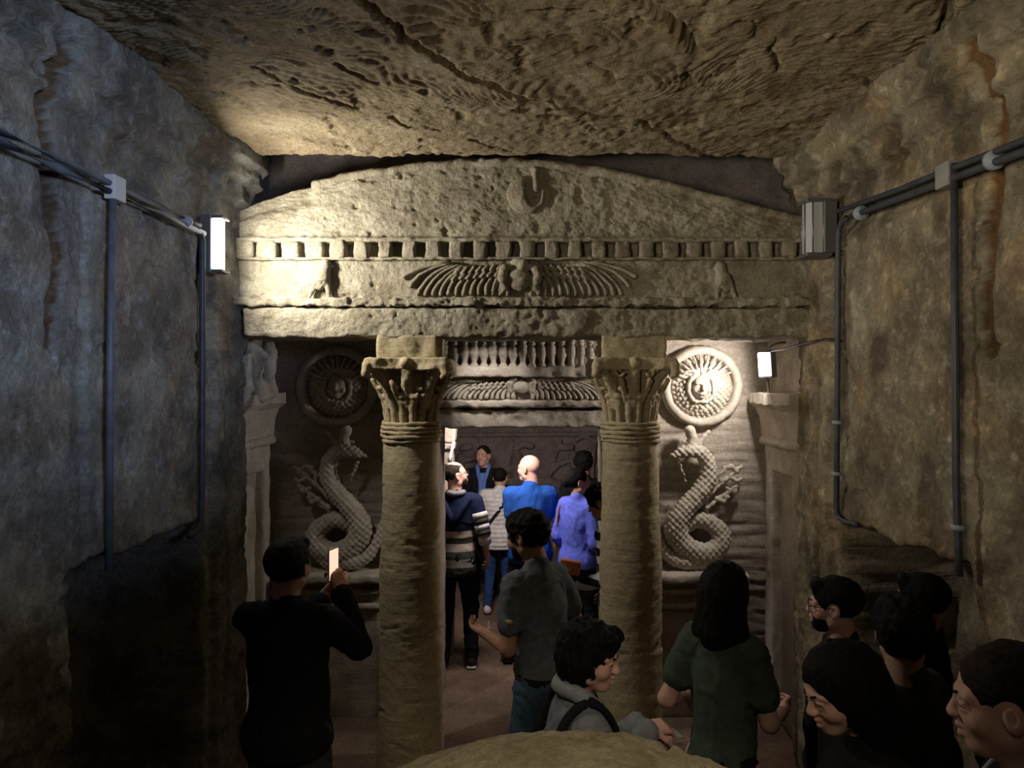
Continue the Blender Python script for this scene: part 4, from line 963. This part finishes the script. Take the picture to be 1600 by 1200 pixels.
M_BLK = fab('black cloth', (0.014, 0.014, 0.016)); M_DGREY = fab('dark grey cloth', (0.05, 0.052, 0.056)); M_NAVY = fab('navy cloth', (0.012, 0.018, 0.045))
M_BLUE = fab('blue cotton', (0.020, 0.085, 0.36)); M_PUFF = fab('white quilted nylon', (0.62, 0.60, 0.58)); M_JEANS = fab('blue jeans', (0.03, 0.07, 0.20)); M_JEANS2 = fab('worn blue jeans', (0.06, 0.10, 0.135))
M_PERI = fab('bright blue jacket', (0.13, 0.17, 0.72)); M_GREY = fab('washed grey cotton', (0.115, 0.12, 0.125)); M_GREEN = fab('olive green cotton', (0.065, 0.085, 0.062)); M_HOOD = fab('grey hooded fabric', (0.20, 0.205, 0.215))
def stripes(name, bands, axis='Z', up=None, ref='Object'):
    """bands: list of (height, colour) from below in metres; printed cloth"""
    m, t, p = nt(name); L = t.links.new; tc = t.nodes.new('ShaderNodeTexCoord'); sx = t.nodes.new('ShaderNodeSeparateXYZ'); L(tc.outputs[ref], sx.inputs[0])
    mr = nd(t, 'ShaderNodeMapRange'); mr.inputs[1].default_value = bands[0][0]; mr.inputs[2].default_value = up; L(sx.outputs[2], mr.inputs[0])
    r = t.nodes.new('ShaderNodeValToRGB'); r.color_ramp.interpolation = 'CONSTANT'; rng = up-bands[0][0]
    for i, (z, c) in enumerate(bands):
        e = r.color_ramp.elements[i] if i < 2 else r.color_ramp.elements.new((z-bands[0][0])/rng)
        e.position = (z-bands[0][0])/rng; e.color = (*c, 1)
    L(mr.outputs[0], r.inputs[0]); L(r.outputs[0], p.inputs['Base Color']); p.inputs['Roughness'].default_value = 0.95; p.inputs['Specular IOR Level'].default_value = 0.1; return m
cm, ol, nv_, gr_ = (0.42, 0.36, 0.30), (0.055, 0.06, 0.045), (0.012, 0.018, 0.045), (0.35, 0.35, 0.33)
M_STRP = stripes('striped knit', [(0.78, ol), (0.86, gr_), (0.93, ol), (0.99, cm), (1.05, ol), (1.10, cm), (1.155, nv_)], up=1.7)
wt = (0.5, 0.5, 0.5); bl = (0.012, 0.012, 0.014)
M_BW = stripes('black and white striped knit', [(0.70+0.05*i, bl if i % 2 else wt) for i in range(17)], up=1.6)

# ---- the man with the phone, left foreground
th, j = person('man in black sweater, seen from behind, raising a phone at the left', -0.985, 3.10, 1.735, -8, head=(-6, 0), wd=1.06, arms=[(0.02, 0.30, 1.40), (0.15, 0.22, 1.475)], top=M_BLK, top_e=0.022, hem=0.86, pants=M_DGREY,
               hair='full', skin=M_SKIN_T, vox=0.0115, curl=(0.6, 0.75), hdir=((0.5, 0.5, 0.6), (-0.45, 0.3, 0.85)), pal=((0.3, -0.8, 0.3), (-0.6, 0.5, 0.2)), eyes=False, belly=0.01)
w_ = world_pt(th, j['wr'][1]*j['s'])
ph = thing('phone', 'lit phone held up by the man in black sweater', 'phone', (w_[0]-0.045, w_[1]+0.03, w_[2]+0.040), math.radians(70))
V, F = box_vf(-0.038, 0.038, -0.0045, 0.0045, 0, 0.15, 10); o = mk('case', V, F, M_OPAL, ph, local=True, smooth=False); md = o.modifiers.new('b', 'BEVEL'); md.width = 0.003
V, F = box_vf(-0.034, 0.034, -0.0055, -0.0047, 0.008, 0.142, 10); mk('screen', V, F, glow('phone screen', (1.0, 0.66, 0.48), 1.0), ph, local=True, smooth=False)
# ---- group inside the chamber
def sleeves_striped(th, s, U, sh, el, wr, hx):
    for i in (0, 1):
        a, b = sh[i]*s, el[i]*s; c = wr[i]*s
        for k in range(4):
            p = a+(b-a)*(0.35+0.17*k); q = a+(b-a)*(0.35+0.17*(k+1)); V, F = tube_vf([p, q], 0.072*s-0.003*k, 14); mk('sleeve_band', V, F, M_PUFF if k % 2 == 0 else M_OLIVE, th, local=True)
        V, F = tube_vf([b, b+(c-b)*0.35], 0.056*s, 14); mk('sleeve_band', V, F, M_PUFF, th, local=True)
    pts = [U(v)*s for v in [(-0.05, 0.0, 1.495), (-0.062, -0.06, 1.495), (0, -0.10, 1.49), (0.062, -0.06, 1.495), (0.06, 0.0, 1.49)]]
    V, F = tube_vf(spline(pts, 4), 0.024*s, 8); mk('collar', V, F, M_HOOD, th, local=True)
    V, F = tube_vf(spline([U(v)*s for v in [(-0.12, -0.055, 1.45), (-0.06, -0.125, 1.36), (0.0, -0.145, 1.27), (0.06, -0.125, 1.36), (0.12, -0.055, 1.45)]], 4), 0.030*s, 8, flat=1.3); mk('hood', V, F, M_NAVY, th, local=True)
M_OLIVE = fab('olive knit', (0.055, 0.06, 0.045))
person('man with glasses and beard in navy hoodie over striped knit, right of left column', -0.545, 6.15, 1.72, -4, head=(-62, 12), wd=1.0, arms=[(-0.27, 0.08, 0.90), (0.25, 0.10, 0.93)], top=M_STRP, top_e=0.020, hem=0.80, pants=M_BLK, sole=M_WHITE,
       hair='thin', hair_m=M_HAIRB, skin=M_SKIN_P, beard=M_HAIRB, glasses=True, extra=sleeves_striped, sleeve='short', feet=[(-0.11, -0.03), (0.13, 0.05)], eyes=True)
def scarf(th, s, U, sh, el, wr, hx):
    for sg in (-1, 1):
        V, F = tube_vf(spline([U(v)*s for v in [(sg*0.02, -0.06, 1.52), (sg*0.065, 0.0, 1.52), (sg*0.05, 0.08, 1.44), (sg*0.02, 0.125, 1.33), (sg*0.03, 0.13, 1.15)]], 5), 0.024*s, 8, flat=0.6); mk('scarf', V, F, M_SCARF, th, local=True)
    V, F = box_vf(-0.045*s, 0.045*s, 0.10*s, 0.122*s, 1.12*s, 1.45*s, 10); mk('shirt_front', V, F, M_SCARF, th, local=True)
M_SCARF = fab('blue scarf cloth', (0.14, 0.24, 0.60))
person('man in black coat and blue scarf facing the camera in the far chamber', -0.42, 8.1, 1.67, 176, head=(-12, 0), arms=[(-0.12, 0.22, 1.05), (0.12, 0.22, 1.02)], top=M_BLK, top_e=0.028, hem=0.75, pants=M_BLK, hair='crop', hair_m=M_HAIRB, skin=M_SKIN_P, extra=scarf)
def strap(th, s, U, sh, el, wr, hx):
    V, F = tube_vf(spline([U(v)*s for v in [(0.115, 0.03, 1.505), (0.085, -0.10, 1.42), (0.0, -0.152, 1.28), (-0.12, -0.125, 1.12), (-0.19, -0.04, 1.00)]], 6), 0.020*s, 8, flat=0.4); mk('bag_strap', V, F, M_BLK, th, local=True)
person('small woman in white quilted jacket and blue jeans, dark strap across her back', -0.222, 7.55, 1.49, 2, head=(-12, 0), wd=1.06, arms=[(-0.16, 0.22, 1.0), (0.16, 0.22, 1.0)], top=M_PUFF, top_e=0.045, hem=0.80, pants=M_JEANS, pant_e=0.004,
       shoe=M_WHITE, hair='short', hair_m=M_HAIR, fem=True, puff=True, extra=strap, feet=[(-0.15, 0.02), (0.07, 0.0)], eyes=False)
def ear_light(*a): pass
person('bald man in blue T-shirt seen from behind with arms folded, centre of the doorway', 0.075, 6.32, 1.755, 6, head=(52, 0), wd=1.02, arms=[(0.02, 0.20, 1.12), (-0.04, 0.22, 1.16)], sleeve='short', top=M_BLUE, top_e=0.024, hem=0.84, pants=M_BLK, skin=M_SKIN_P,
       hair=None, beard=None, feet=[(-0.20, 0.02), (0.12, 0.05)], sole=M_BLK, belly=0.02)
def bag_strap(th, s, U, sh, el, wr, hx):
    V, F = tube_vf(spline([U(v)*s for v in [(-0.10, 0.0, 1.50), (-0.16, -0.08, 1.40), (-0.20, -0.07, 1.15), (-0.21, -0.02, 0.98)]], 5), 0.009*s, 6); mk('bag_strap', V, F, M_BROWNL, th, local=True)
M_BROWNL = plain('brown leather', (0.30, 0.10, 0.03), 0.5, nscale=14, namt=0.2, bump=0.1)
th, j = person('woman in bright blue jacket facing right with dark tied hair, by the right column', 0.480, 6.14, 1.66, -48, head=(-34, 6), wd=1.0, arms=[(-0.22, 0.12, 0.93), (0.15, 0.22, 1.08)], top=M_PERI, top_e=0.032, hem=0.90, pants=M_BLK, hair='bun', skin=M_SKIN, fem=True, extra=bag_strap)
bg = thing('handbag', 'small brown leather handbag at the hip of the woman in bright blue jacket', 'bag', tuple(PX(891, 900, 5.74)), math.radians(-8))
R_ = Rax((0, 1, 0), 0.16)
S = Sdf(); S.box((0, 0, 0.07), (0.080, 0.028, 0.058), 0.018, 0, R=R_); sculpt('pouch', S, 0.008, M_BROWNL, bg, local=True)
S = Sdf(); S.box((0, -0.026, 0.088), (0.081, 0.006, 0.040), 0.006, 0, R=R_); sculpt('flap', S, 0.006, M_BROWNL, bg, local=True); tube('clasp', [(0, -0.036, 0.055), (0, -0.030, 0.055)], 0.008, M_METAL, bg, local=True)
person('person with short black hair and dark jacket, far behind the bright blue jacket', 0.600, 7.15, 1.69, 10, head=(-20, 0), top=M_BLK, top_e=0.025, pants=M_BLK, hair='curly', eyes=False)
person('person with black curls in black and white striped top, half behind the right column', 0.660, 5.00, 1.70, 62, head=(10, -18), lean=0.10, top=M_BW, top_e=0.018, hem=0.70, pants=M_BLK, hair='curly', skin=M_SKIN_T, arms=[(-0.16, 0.22, 1.05), (0.2, 0.15, 0.95)])
# ---- grey T-shirt man between the columns
def belt(th, s, U, sh, el, wr, hx):
    V, F = lathe_vf([(0.001, 0.985), (0.172, 0.985), (0.172, 1.02), (0.001, 1.02)], 30); V = V*np.array([1.02, 0.80, 1])*s+np.array([0, -0.012*s, -0.02*s]); mk('belt', V, F, M_BLK, th, local=True)
    a, b = sh[0]*s, el[0]*s; p = a+(b-a)*0.50+np.array([-0.052, -0.035, 0.0]); S = Sdf(); S.box(p, (0.012, 0.026, 0.012), 0.006); V, F = S.mesh(0.006); mk('sleeve_badge', V, F, fab('tan print', (0.28, 0.22, 0.12)), th, local=True)
person('man in grey T-shirt and jeans between the columns, hand out to the left', 0.125, 3.60, 1.755, 46, head=(16, -4), lean=0.17, wd=0.90, arms=[(-0.14, 0.30, 1.13), (0.16, 0.10, 0.93)], sleeve='short', top=M_GREY, top_e=0.022, hem=0.93, pants=M_JEANS2, pant_e=0.02,
       hair='curly', hair_m=M_HAIR, skin=M_SKIN_T, beard=M_HAIR, vox=0.0115, extra=belt, curl=(0.35, 0.5), pal=((0.3, 0, 1), None), belly=0.015)
# ---- woman with bob in front
def packstraps(th, s, U, sh, el, wr, hx):
    for sg in (-1, 1):
        V, F = tube_vf(spline([U(v)*s for v in [(sg*0.105, -0.13, 1.30), (sg*0.112, -0.085, 1.44), (sg*0.110, 0.0, 1.505), (sg*0.105, 0.09, 1.43), (sg*0.11, 0.135, 1.28), (sg*0.13, 0.10, 1.12)]], 6), 0.026*s, 8, flat=0.5); mk('pack_strap', V, F, M_BLK, th, local=True)
    V, F = tube_vf(spline([U(v)*s for v in [(-0.06, 0.05, 1.46), (-0.075, -0.03, 1.515), (0, -0.085, 1.52), (0.075, -0.03, 1.515), (0.06, 0.05, 1.46)]], 5), 0.03*s, 8); mk('scarf', V, F, fab('pale grey neck scarf', (0.26, 0.27, 0.27)), th, local=True)
    p = wr[1]*s; dd = unit(wr[1]-el[1]); V, F = tube_vf([p-dd*0.035, p-dd*0.005], 0.036*s, 12); mk('cuff', V, F, fab('knit cuff', (0.10, 0.13, 0.14), ns=60), th, local=True)
th, j = person('smiling woman with black bob in grey hoodie and black straps, behind the rounded stone', 0.165, 2.46, 1.60, -78, head=(-34, -6), lean=0.07, wd=0.94, arms=[(-0.03, 0.27, 1.34), (0.05, 0.275, 1.36)], top=M_HOOD, top_e=0.022, hem=0.84, pants=M_JEANS2, hair='bob', skin=M_SKIN_P, fem=True, smile=True,
       hood=False, vox=0.0105, hv=0.0052, extra=packstraps, curl=(0.75, 0.6), hdir=((0.5, 0.8, -0.1), (-0.35, 0.9, -0.15)), pal=((0.2, -0.1, -1), (-0.4, 0, -1)))
w_ = world_pt(th, j['wr'][0]*j['s'])
ph = thing('phone', 'small pale phone in the hands of the smiling woman with black bob', 'phone', (w_[0]+0.075, w_[1]-0.005, w_[2]-0.045), math.radians(20))
V, F = box_vf(-0.075, 0.075, -0.036, 0.036, 0, 0.009, 10); o = mk('case', V, F, M_BOX, ph, local=True, smooth=False); md = o.modifiers.new('b', 'BEVEL'); md.width = 0.003
# ---- green T-shirt, long hair
person('person with long dark hair in olive green T-shirt seen from behind, right of right column', 0.80, 2.92, 1.68, -42, head=(4, -6), wd=0.74, arms=[(-0.26, 0.16, 1.08), (0.14, 0.28, 1.1)], sleeve='short', top=M_GREEN, top_e=0.022, hem=0.80, pants=M_BLK, hair='long', skin=M_SKIN_P, fem=True, skirt=True, vox=0.0115, eyes=False)
# ---- dark group at the right
person('man with glasses and quiff in profile facing left, at back of right dark group', 1.27, 2.96, 1.61, 66, head=(2, -2), top=M_BLK, top_e=0.02, pants=M_BLK, hair='full', skin=M_SKIN_P, beard=M_HAIR, glasses=True, hv=0.0055, wd=0.9)
person('person in grey shirt with dark hair, turned away, behind the bowed woman', 1.265, 2.44, 1.68, 30, head=(-50, 0), top=M_DGREY, top_e=0.02, pants=M_BLK, hair='curly', wd=0.92, eyes=False)
person('woman bowing her head in the right dark group, face turned down to the left', 0.965, 2.02, 1.70, 92, head=(6, -17), lean=0.06, top=M_BLK, top_e=0.02, pants=M_BLK, hair='long', skin=M_SKIN_P, fem=True, hv=0.0055, wd=0.85)
person('tall dark figure against the niche shadow at right, hardly visible', 1.66, 3.05, 1.60, 60, head=(0, 0), top=M_BLK, top_e=0.02, pants=M_BLK, hair='full', wd=0.85, eyes=False)
def collar(th, s, U, sh, el, wr, hx):
    for sg in (-1, 1):
        V, F = tube_vf(spline([U(v)*s for v in [(0, -0.075, 1.515), (sg*0.06, -0.04, 1.515), (sg*0.062, 0.03, 1.49), (sg*0.015, 0.075, 1.455)]], 5), 0.017*s, 8, flat=0.6); mk('collar', V, F, fab('pale collar cloth', (0.4, 0.4, 0.42)), th, local=True)
person('man in dark suit with pale collar in profile at the bottom right corner', 1.095, 1.60, 1.835, 62, head=(0, -8), top=M_BLK, top_e=0.022, pants=M_BLK, hair='short', hair_m=M_HAIRB, skin=M_SKIN_P, vox=0.0105, hv=0.0048, extra=collar, wd=0.92)

# ---- far relief of the chamber: bier with attendants, and the lit pilaster
fr = thing('funeral_relief', 'dim grey relief of attendants round a bier on the far chamber wall', 'relief', (0, 8.98, 1.0))
def rel(name, chains, seed):
    S = Sdf()
    for ch, r in chains: S.chain([PX(x, y, 8.97) for x, y in ch], r, 0.02)
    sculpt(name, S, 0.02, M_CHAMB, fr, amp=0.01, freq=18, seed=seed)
rel('bier', [([(720, 772), (905, 772)], 0.05), ([(735, 765), (760, 752), (860, 754), (890, 762)], 0.06), ([(730, 775), (730, 830)], 0.05), ([(900, 775), (900, 830)], 0.05), ([(900, 770), (918, 748), (912, 735)], 0.05)], 1)
rel('jackal_headed_attendant', [([(808, 770), (806, 735), (808, 715)], 0.075), ([(806, 700), (818, 694), (830, 697)], 0.045), ([(808, 722), (790, 735), (778, 748)], 0.035), ([(812, 722), (828, 738), (836, 750)], 0.035), ([(802, 690), (800, 680)], 0.02)], 2)
rel('left_attendant', [([(712, 810), (714, 750), (720, 716)], 0.065), ([(722, 700), (734, 698)], 0.045), ([(720, 722), (742, 716), (752, 700)], 0.03), ([(752, 712), (750, 670)], 0.02)], 3)
rel('right_attendant', [([(902, 760), (900, 735), (896, 712)], 0.06), ([(892, 698), (880, 700)], 0.045), ([(894, 718), (872, 726), (858, 742)], 0.03), ([(855, 756), (868, 712), (876, 690)], 0.022)], 4)
rel('upright_staff', [([(925, 830), (926, 720), (930, 690)], 0.03), ([(930, 690), (912, 680), (900, 688)], 0.03), ([(930, 690), (944, 682)], 0.03)], 5)
rel('frame_moulding', [([(690, 680), (960, 678)], 0.03), ([(948, 678), (948, 850)], 0.03)], 6)
pl = thing('chamber_pilaster', 'warm lit pilaster with moulded capital in the chamber, beyond the left column', 'pilaster', (-0.8, 6.5, 0))
rbox('shaft', (-0.86, -0.60, 6.42, 6.6, 0, 1.86), M_INNER, pl, step=0.03, amp=0.01); rbox('capital', (-0.90, -0.575, 6.38, 6.6, 1.86, 2.06), M_INNER, pl, step=0.02, amp=0.012); rbox('capital_band', (-0.89, -0.58, 6.36, 6.6, 1.80, 1.85), M_INNER, pl, step=0.02, amp=0.012)
